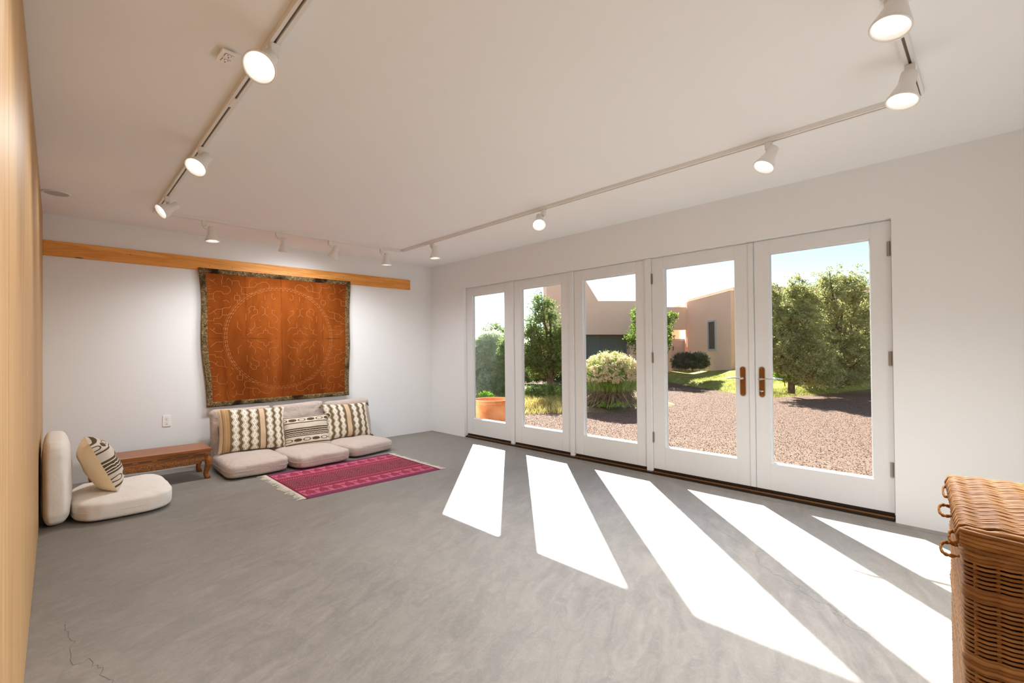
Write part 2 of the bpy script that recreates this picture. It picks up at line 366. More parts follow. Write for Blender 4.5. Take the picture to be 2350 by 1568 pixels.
def tris_obj(name, V3, mat, parent=None, kind=None):     # V3: (n,3,3) loose triangles
    n = len(V3); me = bpy.data.meshes.new(name); me.vertices.add(n*3); me.vertices.foreach_set('co', np.asarray(V3, np.float32).ravel())
    me.loops.add(n*3); me.loops.foreach_set('vertex_index', np.arange(n*3, dtype=np.int32))
    me.polygons.add(n); me.polygons.foreach_set('loop_start', np.arange(0, n*3, 3, dtype=np.int32)); me.polygons.foreach_set('loop_total', np.full(n, 3, np.int32))
    me.update(calc_edges=True); me.materials.append(MAT[mat]); o = bpy.data.objects.new(name, me); COL.objects.link(o)
    if parent: o.parent = parent
    if kind: o['kind'] = kind
    return o
def box(name, a, b, mat, parent=None, bevel=0., kind=None): return MB().box(a, b).obj(name, mat, parent, bevel=bevel, kind=kind)
def copy(o, parent=None, loc=None, name=None):
    c = o.copy(); COL.objects.link(c); c.parent = parent if parent is not None else o.parent
    if loc is not None: c.location = loc
    return c

# ------------------------------------------------------------------ room shell
H, XL, YF = 2.5, -4.22, -6.62
box('floor', (XL-.15, YF-.15, -.09), (.16, .15, 0), 'floor', kind='structure')
FLOOR = bpy.data.objects['floor']
box('ceiling', (XL-.15, YF-.15, H), (.16, .15, H+.2), 'ceiling', kind='structure')
box('wall_back', (XL-.15, 0, 0), (.16, .15, H), 'wall', kind='structure')
box('wall_front', (XL-.15, YF-.15, 0), (.16, YF, H), 'wall', kind='structure')
OY0, OY1, OZ = -.795, -5.535, 2.103         # opening for the doors
wr = MB(); wr.box((0, 0, 0), (.16, OY0, H)).box((0, OY0, OZ), (.16, OY1, H)).box((0, OY1, 0), (.16, YF, H)).obj('wall_right', 'wall', kind='structure')
wl = box('wall_left', (XL-.15, YF, 0), (XL-.018, 0, H), 'wall', kind='structure')
for a, b in ((0, -.62), (-.622, -1.84), (-1.842, -3.06), (-3.062, -4.28), (-4.282, -5.5), (-5.502, YF)):
    box('plywood_panel', (XL-.018, b+.001, .002), (XL, a-.001, H-.002), 'plywood', wl, bevel=.0012)
# floor details: groove in front of the doors, hairline cracks
def ribbon(mb, pts, wd, z=.0006):
    P = [Vector((p[0], p[1], 0)) for p in pts]
    for i in range(len(P)-1):
        d = (P[i+1]-P[i]); n = Vector((-d.y, d.x, 0)).normalized()*wd*.5; n2 = n*random.uniform(.6, 1.3)
        mb.add([(P[i]+n)[:2]+(z,), (P[i]-n)[:2]+(z,), (P[i+1]-n2)[:2]+(z,), (P[i+1]+n2)[:2]+(z,)], [(0, 1, 2, 3)])
MB_ = MB(); ribbon(MB_, [(-.075, -.1), (-.073, -2), (-.076, -4), (-.074, -6.5)], .004); MB_.obj('control_joint', 'gap', FLOOR)
def crack(pts, wd):
    out = []
    for i in range(len(pts)-1):
        a, b = np.array(pts[i]), np.array(pts[i+1]); k = 5
        for t in range(k): out.append(a+(b-a)*t/k+(RNG.normal(0, .012, 2) if t else 0))
    out.append(np.array(pts[-1])); mb = MB(); ribbon(mb, out, wd); mb.obj('crack', 'crackm', FLOOR)
crack([(-.75, -4.45), (-1.01, -4.79), (-1.17, -5.02), (-1.33, -5.11), (-1.41, -5.28), (-1.5, -5.36), (-1.58, -5.51), (-1.68, -5.57), (-1.7, -5.72), (-1.9, -5.98)], .0011)
crack([(-4.1, -3.08), (-4.105, -3.14), (-4.09, -3.29), (-4.092, -3.45), (-4.03, -3.55), (-4.008, -3.64), (-3.99, -3.76), (-3.95, -3.98)], .0011)
crack([(-1.17, -5.02), (-1.02, -5.1), (-.86, -5.06)], .0012)

# ------------------------------------------------------------------ doors
DX0, DX1 = .05, .095
GZ0, GZ1, DZ0, DZ1 = .264, 1.988, .05, 2.094
DOORS = [(-.803, -1.702, -.925, -1.581), (-1.768, -2.668, -1.885, -2.538), (-2.73, -3.623, -2.846, -3.510), (-3.690, -4.625, -3.814, -4.472), (-4.629, -5.527, -4.739, -5.410)]
def hinge(parent, y, z, hx=DX0-.004):
    h = MB().box((hx-.001, y-.013, z-.05), (hx+.004, y+.013, z+.05)).obj('hinge', 'hinge', parent, bevel=.001)
    MB().lathe([(.0045, z-.05), (.0065, z-.048), (.0065, z-.018), (.0055, z-.017), (.0065, z-.016), (.0065, z+.016), (.0055, z+.017), (.0065, z+.018), (.0065, z+.048), (.0045, z+.05)], 10, Matrix.Translation((hx-.006, y, 0))).obj('hinge_pin', 'hinge', h, smooth=False)
LEAF = []
for i, (ya, yb, ga, gb) in enumerate(DOORS):
    nm = 'door_%d' % (i+1)
    d = empty(nm, (DX0, (ya+yb)/2, 0), kind='structure'); d.location = (0, 0, 0); LEAF.append(d)
    for (a, b) in ((ya, ga), (gb, yb)): box('stile', (DX0, a, DZ0), (DX1, b, DZ1), 'door', d, bevel=.002)
    for (a, b) in ((DZ0, GZ0), (GZ1, DZ1)): box('rail', (DX0+.0005, ga+.0004, a), (DX1-.0005, gb-.0004, b), 'door', d, bevel=.0012)
    bd = MB(); t = .011
    for x0, x1 in ((.0735, .0808), (.0872, .0935)):
        bd.box((x0, ga, GZ0), (x1, ga-t, GZ1)).box((x0, gb, GZ0), (x1, gb+t, GZ1)).box((x0, ga-t, GZ0), (x1, gb+t, GZ0+t)).box((x0, ga-t, GZ1-t), (x1, gb+t, GZ1))
    bd.obj('glazing_bead', 'door', d)
    MB().prism([(DX0+.003, ga, GZ0-.002), (.0805, ga, GZ0-.002), (.0805, ga, GZ0+.0115), (DX0+.003, ga, GZ0+.0005)], (0, gb-ga, 0)).obj('sill_bead', 'door', d)
    box('pane', (.081, ga, GZ0), (.087, gb, GZ1), 'glass', d)
    box('door_sweep', (DX0+.004, ya-.003, DZ0-.018), (DX1-.004, yb+.003, DZ0+.002), 'thresh', d)
fr = empty('trim_1', (0, 0, 0), kind='structure')
def post(a, b, x0=.03): box('mullion_post', (x0, a, .004), (.14, b, OZ-.002), 'door', fr, bevel=.002)
post(-1.705, -1.765); post(-2.671, -2.727); post(-3.626, -3.687)
box('jamb', (.058, OY0-.0005, .004), (.15, OY0-.006, OZ), 'door', fr); box('jamb', (.058, OY1+.0005, .004), (.15, OY1+.006, OZ), 'door', fr)
box('head_jamb', (.058, OY0-.007, OZ-.007), (.15, OY1+.007, OZ-.0005), 'door', fr)
box('astragal', (DX0-.012, -4.585, DZ0+.004), (DX0+.001, -4.622, DZ1-.004), 'door', LEAF[3], bevel=.002)
ts = empty('trim_2', (0, 0, 0), kind='structure')
box('threshold_base', (.012, OY0-.008, .001), (.15, OY1+.008, .016), 'thresh', ts)
box('threshold_strip', (.030, OY0-.01, .016), (.044, OY1+.01, .025), 'sillwood', ts, bevel=.002)
box('threshold_track', (.048, OY0-.01, .016), (.15, OY1+.01, .03), 'thresh', ts)
for z in (1.897, 1.128, .352):
    hinge(LEAF[3], -3.688, z); hinge(LEAF[4], -5.517, z)
def handle(door, y, sgn, thumb):
    pts = []
    W_, z0, z1 = .024, .802, 1.058
    for k in range(9): t = math.pi*k/8; pts.append((DX0-.001, y+W_*math.cos(t), z1-W_+W_*math.sin(t)*.9))
    for k in range(9): t = math.pi+math.pi*k/8; pts.append((DX0-.001, y+W_*math.cos(t), z0+W_+W_*math.sin(t)*.9))
    MB().prism(pts, (-.004, 0, 0)).obj('handle_backing', 'steel', door)
    P2 = [(DX0-.0045, y+(p[1]-y)*.8, .93+(p[2]-.93)*.965) for p in pts]
    pl = MB().prism(P2, (-.0035, 0, 0)).obj('handle_plate', 'bronze', door)
    for z in (1.04, .82): MB().lathe([(.0045, 0), (.003, .003)], 8, Matrix.Translation((DX0-.008, y, z)) @ Matrix.Rotation(-math.pi/2, 4, 'Y')).obj('screw', 'steel', pl)
    lv = MB(); lv.lathe([(.012, 0), (.012, .012), (.009, .014), (.009, .045)], 14, Matrix.Translation((DX0-.008, y, .955)) @ Matrix.Rotation(-math.pi/2, 4, 'Y'))
    lv.tube([(DX0-.05, y-sgn*.014, .953), (DX0-.051, y+sgn*.01, .956), (DX0-.052, y+sgn*.05, .960), (DX0-.048, y+sgn*.09, .957), (DX0-.045, y+sgn*.118, .952), (DX0-.044, y+sgn*.125, .951)], [.008, .0095, .008, .0065, .006, .004], 8, flat=.7)
    lv.obj('lever', 'steel', door, smooth=True)
    lo = MB(); lo.tube([(DX1+.05, y-sgn*.01, .957), (DX1+.052, y+sgn*.05, .962), (DX1+.048, y+sgn*.125, .952)], [.009, .008, .005], 8); lo.lathe([(.009, 0), (.009, .05)], 10, Matrix.Translation((DX1, y, .957)) @ Matrix.Rotation(math.pi/2, 4, 'Y')); lo.obj('lever', 'steel', door, smooth=True)
    if thumb: MB().tube([(DX0-.016, y+.016, .856), (DX0-.02, y, .853), (DX0-.016, y-.016, .856)], [.004, .006, .004], 8, flat=1.3).obj('thumb_turn', 'steel', door, smooth=True)
handle(LEAF[3], -4.531, 1, False); handle(LEAF[4], -4.681, -1, True)

# ------------------------------------------------------------------ ceiling tracks and lamps
def rail_(name, p0, p1, label):
    e = empty(name, ((p0[0]+p1[0])/2, (p0[1]+p1[1])/2, H), label, 'light track', 'ceiling light tracks'); ox, oy = e.location.x, e.location.y
    w2, h = .020, .026; x0, x1, y0, y1 = p0[0]-ox, p1[0]-ox, p0[1]-oy, p1[1]-oy
    mb = MB(); sl = MB()
    if abs(x1-x0) > abs(y1-y0):
        mb.box((x0, -w2, -.005), (x1, w2, -.0005)).box((x0, -w2, -h), (x1, -.007, -.005)).box((x0, .004, -h), (x1, w2, -.005)); sl.box((x0+.03, -.0068, -.016), (x1-.03, .0038, -.006))
    else:
        mb.box((-w2, y0, -.005), (w2, y1, -.0005)).box((-w2, y0, -h), (-.007, y1, -.005)).box((.004, y0, -h), (w2, y1, -.005)); sl.box((-.0068, y0-.03*np.sign(y0), -.016), (.0038, y1-.03*np.sign(y1), -.006))
    mb.obj('channel', 'white', e); sl.obj('conductor_slot', 'slot', e)
    return e
r1 = rail_('light_track', (-3.49, -.775), (-3.49, -5.80), 'white light track on ceiling running along the plywood wall')
rail_('light_track', (-3.465, -.785), (-.99, -.785), 'white light track on ceiling above the rust tapestry')
rail_('light_track', (-.985, -.81), (-.985, -5.75), 'white light track on ceiling running along the glass doors')
rail_('light_track', (-1.01, -5.775), (-3.46, -5.775), 'short white light track on ceiling above the wicker hamper')
box('connector', (-.012, -.052-.06, -.027), (.012, .052-.06, -.02), 'white', r1, bevel=.002)

def lamp(mx, my, dirv, side, label, watt=16., off=.046, cone=145):
    """track lamp head: adapter, arm, bell-shaped shade and lit lamp face"""
    e = empty('track_lamp', (mx, my, H-.024), label, 'lamp', 'track lamp heads'); d = Vector(dirv).normalized(); s = Vector(side).normalized()*(off-.028)
    box('adapter', (-.019, -.019, -.052), (.019, .019, -.0005), 'white', e, bevel=.004)
    piv = s+Vector((0, 0, -.092))
    MB().tube([(0, 0, -.05), (0, 0, -.066), tuple(s*.8+Vector((0, 0, -.072))), tuple(piv)], [.011, .009, .009, .010], 8).obj('arm', 'white', e, smooth=True)
    MB().lathe([(.013, -.006), (.013, .006)], 12, Matrix.Translation(piv) @ s.to_track_quat('Z', 'Y').to_matrix().to_4x4()).obj('pivot_knob', 'white', e)
    c = piv+s.normalized()*.028
    m4 = Matrix.Translation(c) @ d.to_track_quat('Z', 'Y').to_matrix().to_4x4()
    MB().lathe([(.027, -.045), (.031, -.042), (.032, .012), (.034, .02), (.045, .048), (.0545, .075), (.0605, .088), (.0625, .096), (.0615, .0985), (.0575, .0985), (.0545, .092), (.050, .080), (.0455, .074), (.03, .03), (.01, .02)], 32, m4).obj('shade', 'white', e, smooth=True)
    MB().lathe([(.001, .0855), (.028, .085), (.039, .0825), (.0415, .078), (.001, .0775)], 28, m4).obj('lamp_face', 'bulb', e, smooth=False)
    ld = bpy.data.lights.new('lamp_light', 'SPOT'); ld.energy = watt*LAMP_W; ld.color = (.95, .975, 1); ld.spot_size = math.radians(cone); ld.spot_blend = 1.0; ld.shadow_soft_size = .045
    lo = bpy.data.objects.new('lamp_light', ld); COL.objects.link(lo); lo.parent = e; lo.matrix_local = Matrix.Translation(c+d*.103) @ (-d).to_track_quat('Z', 'Y').to_matrix().to_4x4()
    return e
lamp(-3.49, -3.97, (-.42, -.52, -.72), (-.8, -.6, 0), 'white track lamp beside the ceiling socket, tilted into the room', 8, cone=112)
lamp(-3.49, -2.64, (-.50, -.42, -.72), (0, -1, 0), 'white track lamp on plywood wall track, halfway between socket and corner', 7, cone=112)
lamp(-3.49, -1.40, (-.78, -.18, -.55), (.4, -.6, 0), 'white track lamp on plywood wall track next to the back corner', 3, cone=100)
lamp(-3.12, -.785, (.03, -.06, -1), (1, 0, 0), 'lit track lamp above the plain left end of the pine board', 12.5, .066, 162)
lamp(-2.46, -.785, (.12, .28, -.93), (1, 0, 0), 'track lamp on back track aimed at the left half of the tapestry', 11, .066, 162)
lamp(-1.905, -.785, (-.2, .42, -.88), (1, 0, 0), 'track lamp on back track aimed at the right half of the tapestry', 10, .066, 162)
lamp(-1.263, -.785, (.02, .02, -1), (1, 0, 0), 'lit track lamp on back track above the end of pine board', 7, .066, 162)
lamp(-.985, -1.46, (.0, -.02, -1), (0, -1, 0), 'lit track lamp over the first glass door pointing straight down', 9, .06, 162)
lamp(-.985, -3.21, (-.5, -.42, -.72), (-1, .3, 0), 'lit track lamp over the third glass door, turned into the room', 34, cone=116)
lamp(-.985, -5.07, (-.42, .28, -.86), (-.75, -.4, 0), 'lit track lamp over the fifth glass door, tilted from its bracket', 33, cone=140)
lamp(-1.375, -5.775, (-.28, .16, -.95), (-1, .15, 0), 'lit track lamp at the corner where two tracks meet', 32, cone=160)
lamp(-2.036, -5.775, (-.26, .18, -.95), (-.7, -.7, 0), 'lit track lamp on the short track above the wicker hamper', 32, cone=160)

# ceiling socket, ceiling speaker, wall socket
def socket(name, loc, R, label, sc=1.):
    e = empty(name, loc, label, 'socket'); e.rotation_euler = R
    box('cover_plate', (-.036*sc, -.058*sc, .0003), (.036*sc, .058*sc, .006), 'plate', e, bevel=.002)
    for s in (-1, 1):
        f_ = MB().box((-.017, s*.022-.015, .006), (.017, s*.022+.015, .0085)).obj('receptacle', 'plate', e, bevel=.003)
        for (a, b, c, d) in ((-.0075, .003, .0022, .008), (.0055, .003, .0022, .006), (-.0025, -.011, .005, .005)): box('slot', (a, s*.022+b-.001, .0084), (a+c, s*.022+b+d, .0089), 'dark', f_)
    return e
socket('wall_socket', (-3.305, 0, .512), (math.pi/2, 0, 0), 'white double wall socket above the carved low table')
sk = socket('ceiling_socket', (-3.603, -3.73, H-.014), (math.pi, 0, math.radians(4)), 'white double socket on the ceiling beside the light track', .95)
sp = empty('ceiling_speaker', (-4.13, -.83, H), 'round white flush speaker in the ceiling by the plywood wall', 'speaker')
MB().lathe([(.085, -.0005), (.085, -.006), (.082, -.008), (.074, -.008), (.074, -.004), (.001, -.004)], 40).obj('rim', 'white', sp)
MB().lathe([(.0735, -.0045), (.0735, -.0065), (.001, -.0065)], 36).obj('grille', plain('grey_grille', (.5, .49, .47), .7), sp)

# ------------------------------------------------------------------ pine board and tapestry
bd = empty('picture_board', (-2.3, 0, 2.19), 'long varnished pine board fixed across the back wall', 'board')
pb = MB(); zl0, zl1, zr0, zr1 = 2.118, 2.256, 2.122, 2.266
pb.add([(-1.9195, -.0005, zl0-2.19), (1.92, -.0005, zr0-2.19), (1.92, -.0005, zr1-2.19), (-1.9195, -.0005, zl1-2.19), (-1.9195, -.02, zl0-2.19), (1.92, -.02, zr0-2.19), (1.92, -.02, zr1-2.19), (-1.9195, -.02, zl1-2.19)],
       [(0, 1, 2, 3), (7, 6, 5, 4), (0, 4, 5, 1), (1, 5, 6, 2), (2, 6, 7, 3), (3, 7, 4, 0)]); pb.obj('plank', 'pine', bd, bevel=.002)
for x in (-1.3, -.62, -.4, .2, .9, 1.5): MB().lathe([(.004, 0), (.003, .0015)], 8, Matrix.Translation((x, -.02, random.uniform(-.03, .02))) @ Matrix.Rotation(math.pi/2, 4, 'X')).obj('nail_head', 'dark', bd)
tp = empty('tapestry', (-2.17, -.03, 2.15), 'square rust-brown cloth with pale line pattern and ring hung on the wall', 'tapestry')
TL, TR, BR, BL = np.array([-3.030, 2.141]), np.array([-1.317, 2.156]), np.array([-1.345, .642]), np.array([-2.966, .622])
def sm(a, b, t): t = min(1, max(0, (t-a)/(b-a))); return t*t*(3-2*t)
def T(u, v, off=0.):
    p = (BL*(1-u)+BR*u)*(1-v)+(TL*(1-u)+TR*u)*v
    hang = 1-v
    fold = -.034*math.exp(-((u-.125-.02*hang)/.03)**2)*sm(.3, .8, hang)-.006*math.sin(u*19+1)*hang-.004*math.sin(u*37)*hang+.010*math.exp(-((u-.20)/.05)**2)*hang
    fold += -.006*math.exp(-((u-.845)/.02)**2)*sm(.4, .9, hang)
    x = p[0]+(.012*math.sin(v*9+.6)*(1-u)**6 - .006*math.sin(v*11)*u**6)
    z = p[1]-.012*math.sin(u*math.pi)*sm(.5, 0, v)*0
    return (x+2.17, -.0-.004-.012*hang*0+fold-off-(.006*hang)+.0, z-2.15)
def Tgrid(u0, u1, v0, v1, nu, nv, off, name, mat, parent):
    mb = MB(); vs_, fs, uv = [], [], []
    for j in range(nv+1):
        for i in range(nu+1):
            u, v = u0+(u1-u0)*i/nu, v0+(v1-v0)*j/nv; vs_.append(T(u, v, off)); uv.append((u, v))
    for j in range(nv):
        for i in range(nu): a = j*(nu+1)+i; fs.append((a, a+1, a+nu+2, a+nu+1))
    mb.add(vs_, fs, uv); o = mb.obj(name, mat, parent, smooth=True, fix=False)
    so = o.modifiers.new('thick', 'SOLIDIFY'); so.thickness = .0015; so.offset = 1
    return o
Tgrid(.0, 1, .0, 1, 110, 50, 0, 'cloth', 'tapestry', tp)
bw, bh = .035, .034
Tgrid(0, bw, 0, 1, 5, 60, .0025, 'border', 'batik', tp); Tgrid(1-bw, 1, 0, 1, 5, 60, .0025, 'border', 'batik', tp)
Tgrid(bw, 1-bw, 1-bh, 1, 80, 4, .0025, 'border', 'batik', tp); Tgrid(bw, 1-bw, 0, bh, 80, 4, .0025, 'border', 'batik', tp)
def Tinv(px, py):
    p = on(px, py, 1, -.035); x, z = p[0], p[2]; v = (z-.632)/(2.149-.632); l = BL[0]*(1-v)+TL[0]*v; r = BR[0]*(1-v)+TR[0]*v
    return (x-l)/(r-l), v
LINES = [[(265, 300), (300, 300), (370, 345), (410, 300)], [(370, 345), (430, 400)], [(320, 325), (370, 345)], [(550, 240), (550, 300), (530, 325), (530, 410)],
 [(625, 330), (655, 290), (715, 345), (850, 345), (850, 410), (880, 445)], [(720, 345), (720, 415)],
 [(550, 440), (640, 440), (690, 490), (690, 530), (640, 575), (555, 575), (540, 545), (520, 530), (410, 530), (370, 570), (270, 575)], [(370, 570), (370, 660), (270, 665)], [(370, 660), (415, 715)],
 [(765, 605), (855, 605), (860, 690), (765, 690), (765, 605)], [(810, 605), (808, 545)], [(740, 648), (765, 648)], [(858, 648), (878, 648)], [(815, 690), (815, 745)],
 [(1075, 320), (1035, 360), (1035, 465), (925, 465)], [(1035, 460), (1130, 460), (1175, 410), (1135, 370)], [(1175, 410), (1210, 400), (1260, 372), (1335, 372), (1390, 420), (1395, 490)],
 [(880, 445), (900, 470), (880, 520), (910, 585), (1000, 590)], [(1030, 585), (1060, 570), (1150, 570)], [(555, 700), (620, 690), (665, 730)],
 [(270, 935), (320, 935), (440, 850), (545, 845), (548, 960), (505, 1010), (395, 1015), (395, 1070)], [(380, 880), (430, 940)], [(545, 845), (580, 825), (670, 825), (700, 790)], [(548, 955), (660, 955), (690, 925), (760, 925)],
 [(290, 1055), (385, 1055)], [(395, 1110), (515, 1110), (550, 1145)], [(330, 1195), (450, 1285), (560, 1288)], [(385, 1230), (420, 1190)], [(560, 1195), (640, 1195)], [(275, 430), (325, 430)], [(275, 480), (325, 480)], [(275, 815), (325, 815)],
 [(1020, 930), (1045, 905), (1020, 850), (1060, 805), (1125, 805), (1130, 850), (1180, 870), (1185, 940), (1090, 975), (1060, 1025)], [(1105, 880), (1130, 855)],
 [(1315, 600), (1315, 690)], [(1250, 805), (1290, 840)], [(1375, 815), (1350, 840)], [(1315, 840), (1315, 940), (1250, 975)], [(1315, 940), (1370, 990)], [(975, 935), (975, 1060)],
 [(1120, 1090), (1135, 1130), (1130, 1180), (1060, 1240), (1030, 1195)], [(1060, 1240), (1060, 1280), (990, 1320)], [(1060, 1270), (1090, 1300)], [(1160, 1190), (1200, 1195), (1250, 1160)], [(825, 1075), (825, 1180), (890, 1240)],
 [(1330, 1190), (1325, 1230), (1285, 1250), (1285, 1290), (1220, 1295), (1175, 1330)], [(1325, 1235), (1370, 1245), (1375, 1290), (1430, 1300), (1465, 1330)],
 [(1465, 575), (1435, 600), (1440, 660), (1480, 685), (1505, 650)], [(1500, 890), (1445, 870), (1445, 940), (1515, 985), (1555, 1040), (1510, 1110)], [(1385, 1090), (1385, 1180), (1440, 1195), (1500, 1190), (1560, 1250)],
 [(620, 1050), (632, 1060)], [(470, 625), (482, 635)], [(1215, 1052), (1226, 1068)], [(1255, 718), (1266, 732)]]
def tline(mb, uvp, wd, off=.0032):
    for i in range(len(uvp)-1):
        a, b = np.array(uvp[i]), np.array(uvp[i+1]); n = max(1, int(np.hypot(*(b-a))/.02)); d = b-a; nn = np.array([-d[1], d[0]]); nn = nn/(np.hypot(*nn)+1e-9)*wd*.5
        for k in range(n):
            p, q = a+d*k/n, a+d*(k+1)/n
            mb.add([T(*(p+nn), off), T(*(p-nn), off), T(*(q-nn), off), T(*(q+nn), off)], [(0, 1, 2, 3)])
mb = MB()
for pl in LINES:
    q = [Tinv(440+x/7.84, 600+y/7.84) for x, y in pl]
    for fx in (0, 1):
        for fy in (0, 1):
            if (fx or fy) and random.random() < .08: continue
            tline(mb, [((1-u) if fx else u, (1-v) if fy else v) for u, v in q], .0017)
mb.obj('line_pattern', 'thread', tp, kind='stuff', fix=False)
mb = MB(); Wt, Ht = 1.66, 1.517
for rr, wd, dash, gap_ in ((.600, .0026, .034, .012), (.581, .0022, .030, .016), (.616, .0008, .2, .002)):
    n = int(2*math.pi*rr/(dash+gap_))
    for k in range(n):
        t0 = 2*math.pi*k/n; t1 = t0+2*math.pi/n*dash/(dash+gap_); ts_ = [t0+(t1-t0)*j/3 for j in range(4)]
        tline(mb, [(.492+rr*math.cos(t)/Wt, .498+rr*math.sin(t)/Ht) for t in ts_], wd)
mb.obj('ring_stitching', 'thread', tp, kind='stuff', fix=False)

# ------------------------------------------------------------------ cushions
def superell(name, w, d, h, e1, e2, mat, parent, wr=.006, seed=0, nu=72, nv=28, dip=0., edge=None):
    """stuffed cushion: closed rounded block standing on z = 0"""
    pw = lambda t, e: math.copysign(abs(t)**e, t); vs_, fs, uv = [], [], []
    for j in range(nv+1):
        ph = -math.pi/2+math.pi*j/nv; cr, sz = pw(math.cos(ph), e1), pw(math.sin(ph), e1)
        for i in range(nu):
            th = 2*math.pi*i/nu; x, y = pw(math.cos(th), e2)*cr, pw(math.sin(th), e2)*cr
            r_ = max(abs(x), abs(y)); zz = sz*h/2
            if sz > 0: zz += h*.10*(1-r_**2)-dip*math.exp(-(x*x+(y+.1)**2)/.25)
            px, py = x*w/2, y*d/2
            nz = noise.noise(Vector((px*6+seed*7.1, py*6, zz*9)))*wr+noise.noise(Vector((px*22+seed*3.3, py*22, zz*7)))*wr*.45*(.3+r_)
            sc = 1+nz/(min(w, d)/2)
            vs_.append((px*sc, py*sc, max(zz+h/2+(nz if sz > 0 else 0), .0)))
    for j in range(nv):
        for i in range(nu): a = j*nu+i; b = j*nu+(i+1) % nu; fs.append((a, b, b+nu, a+nu))
    return MB().add(vs_, fs).obj(name, mat, parent, smooth=True)
def seatc(x, y, w, d, h, rz, seed, label):
    e = empty('floor_cushion', (x, y, 0), label, 'cushion', 'cream floor cushions', rz=rz)
    superell('cover', w, d, h, .42, .26, 'seatcloth', e, .010, seed, dip=.0)
    pth = []
    for i in range(48):
        t = 2*math.pi*i/48; pw = lambda q, ex: math.copysign(abs(q)**ex, q); pth.append((pw(math.cos(t), .26)*w/2*1.004, pw(math.sin(t), .26)*d/2*1.004, h*.5))
    MB().tube(pth, .003, 5, True).obj('seam', 'seatcloth', e, smooth=True)
    return e
seatc(-2.695, -.615, .565, .77, .155, 0., 1, 'cream floor cushion beside the low table')
seatc(-2.105, -.66, .60, .80, .155, math.radians(4), 2, 'cream floor cushion between two others, in front of band-print pillow')
seatc(-1.51, -.56, .60, .74, .155, math.radians(13), 3, 'cream floor cushion at the end nearest the glass doors')
def backc(x, w, h, seed, label, lean=8, y=-.135):
    e = empty('back_cushion', (x, y-.075, .0), label, 'cushion', 'cream back cushions')
    o = superell('cover', w, h, .15, .42, .17, 'seatcloth', e, .018, seed, dip=.0)
    o.matrix_local = Matrix.Translation((0, .0, h/2+.004)) @ Matrix.Rotation(math.radians(90-lean), 4, 'X') @ Matrix.Translation((0, 0, -.075))
    return e
backc(-2.66, .585, .600, 4, 'cream back cushion against the wall behind the brown-striped pillow')
backc(-2.06, .585, .603, 5, 'creased cream back cushion against the wall behind the band-print pillow')
backc(-1.455, .60, .598, 6, 'cream back cushion against the wall behind the tasselled pillow')
def pillow(name, w, h, t, mat, M4, label, back=None, tass=(), seed=0, sag=0.):
    e = empty(name, (0, 0, 0), label, 'pillow'); e.matrix_world = M4
    n = 34; front = MB(); bk = MB()
    for sgn, mb in ((1, front), (-1, bk)):
        vs_, fs, uv = [], [], []
        for j in range(n+1):
            for i in range(n+1):
                u, v = -1+2*i/n, -1+2*j/n
                th = (max(0, 1-abs(u)**3.2)*max(0, 1-abs(v)**3.2))**.55
                x = u*w/2*(1-.055*(1-v*v)*abs(u)**2); y = v*h/2*(1-.055*(1-u*u)*abs(v)**2)
                z = sgn*t/2*th+noise.noise(Vector((x*9+seed*5, y*9, sgn*3)))*.012*th+sag*(u*u-.5)*.02
                vs_.append((x, y, z)); uv.append((i/n, j/n))
        for j in range(n):
            for i in range(n): a = j*(n+1)+i; q = (a, a+1, a+n+2, a+n+1); fs.append(q if sgn > 0 else q[::-1])
        mb.add(vs_, fs, uv)
    front.obj('printed_front', mat, e, smooth=True, fix=False); bk.obj('back_cover', back or mat, e, smooth=True, fix=False)
    for (su, sv) in tass:
        m_ = MB(); bx, by = su*w/2*.985, sv*h/2*.97
        for k in range(9): m_.tube([(bx, by, 0), (bx+su*(.018+random.uniform(-.008, .008)), by-.008+random.uniform(-.012, .012), random.uniform(-.01, .01)), (bx+su*.035+random.uniform(-.012, .012), by-.03+random.uniform(-.012, .012), random.uniform(-.012, .012))], .0032, 4)
        m_.obj('tassel', plain('olive_tassel', OLIVE, .9), e)
    return e
def frame4(o, x, y):   # matrix from origin, right and up vectors
    X = Vector(x).normalized(); Y = Vector(y); Y = (Y-X*Y.dot(X)).normalized(); Z = X.cross(Y)
    return Matrix(((X.x, Y.x, Z.x, o[0]), (X.y, Y.y, Z.y, o[1]), (X.z, Y.z, Z.z, o[2]), (0, 0, 0, 1)))
pillow('throw_pillow', .665, .46, .12, 'chain_a', frame4((-2.60, -.395, .385), (1, -.03, -.03), (0, .30, 1)), 'pillow with chain print and brown stripes at one end, on cushions beside the low table', seed=1)
pillow('throw_pillow', .49, .36, .11, 'bandcloth', frame4((-2.055, -.475, .305), (1, -.10, .02), (0, .35, 1)), 'small pillow with zigzag bands and ovals between two chain-print pillows', seed=2, tass=((1, 1),))
pillow('throw_pillow', .60, .43, .13, 'chain_b', frame4((-1.535, -.40, .365), (1, .10, -.04), (.10, .35, 1)), 'olive chain-print pillow with tasselled corners on the cushion nearest the doors', seed=3, tass=((1, 1), (1, -1), (-1, 1)))

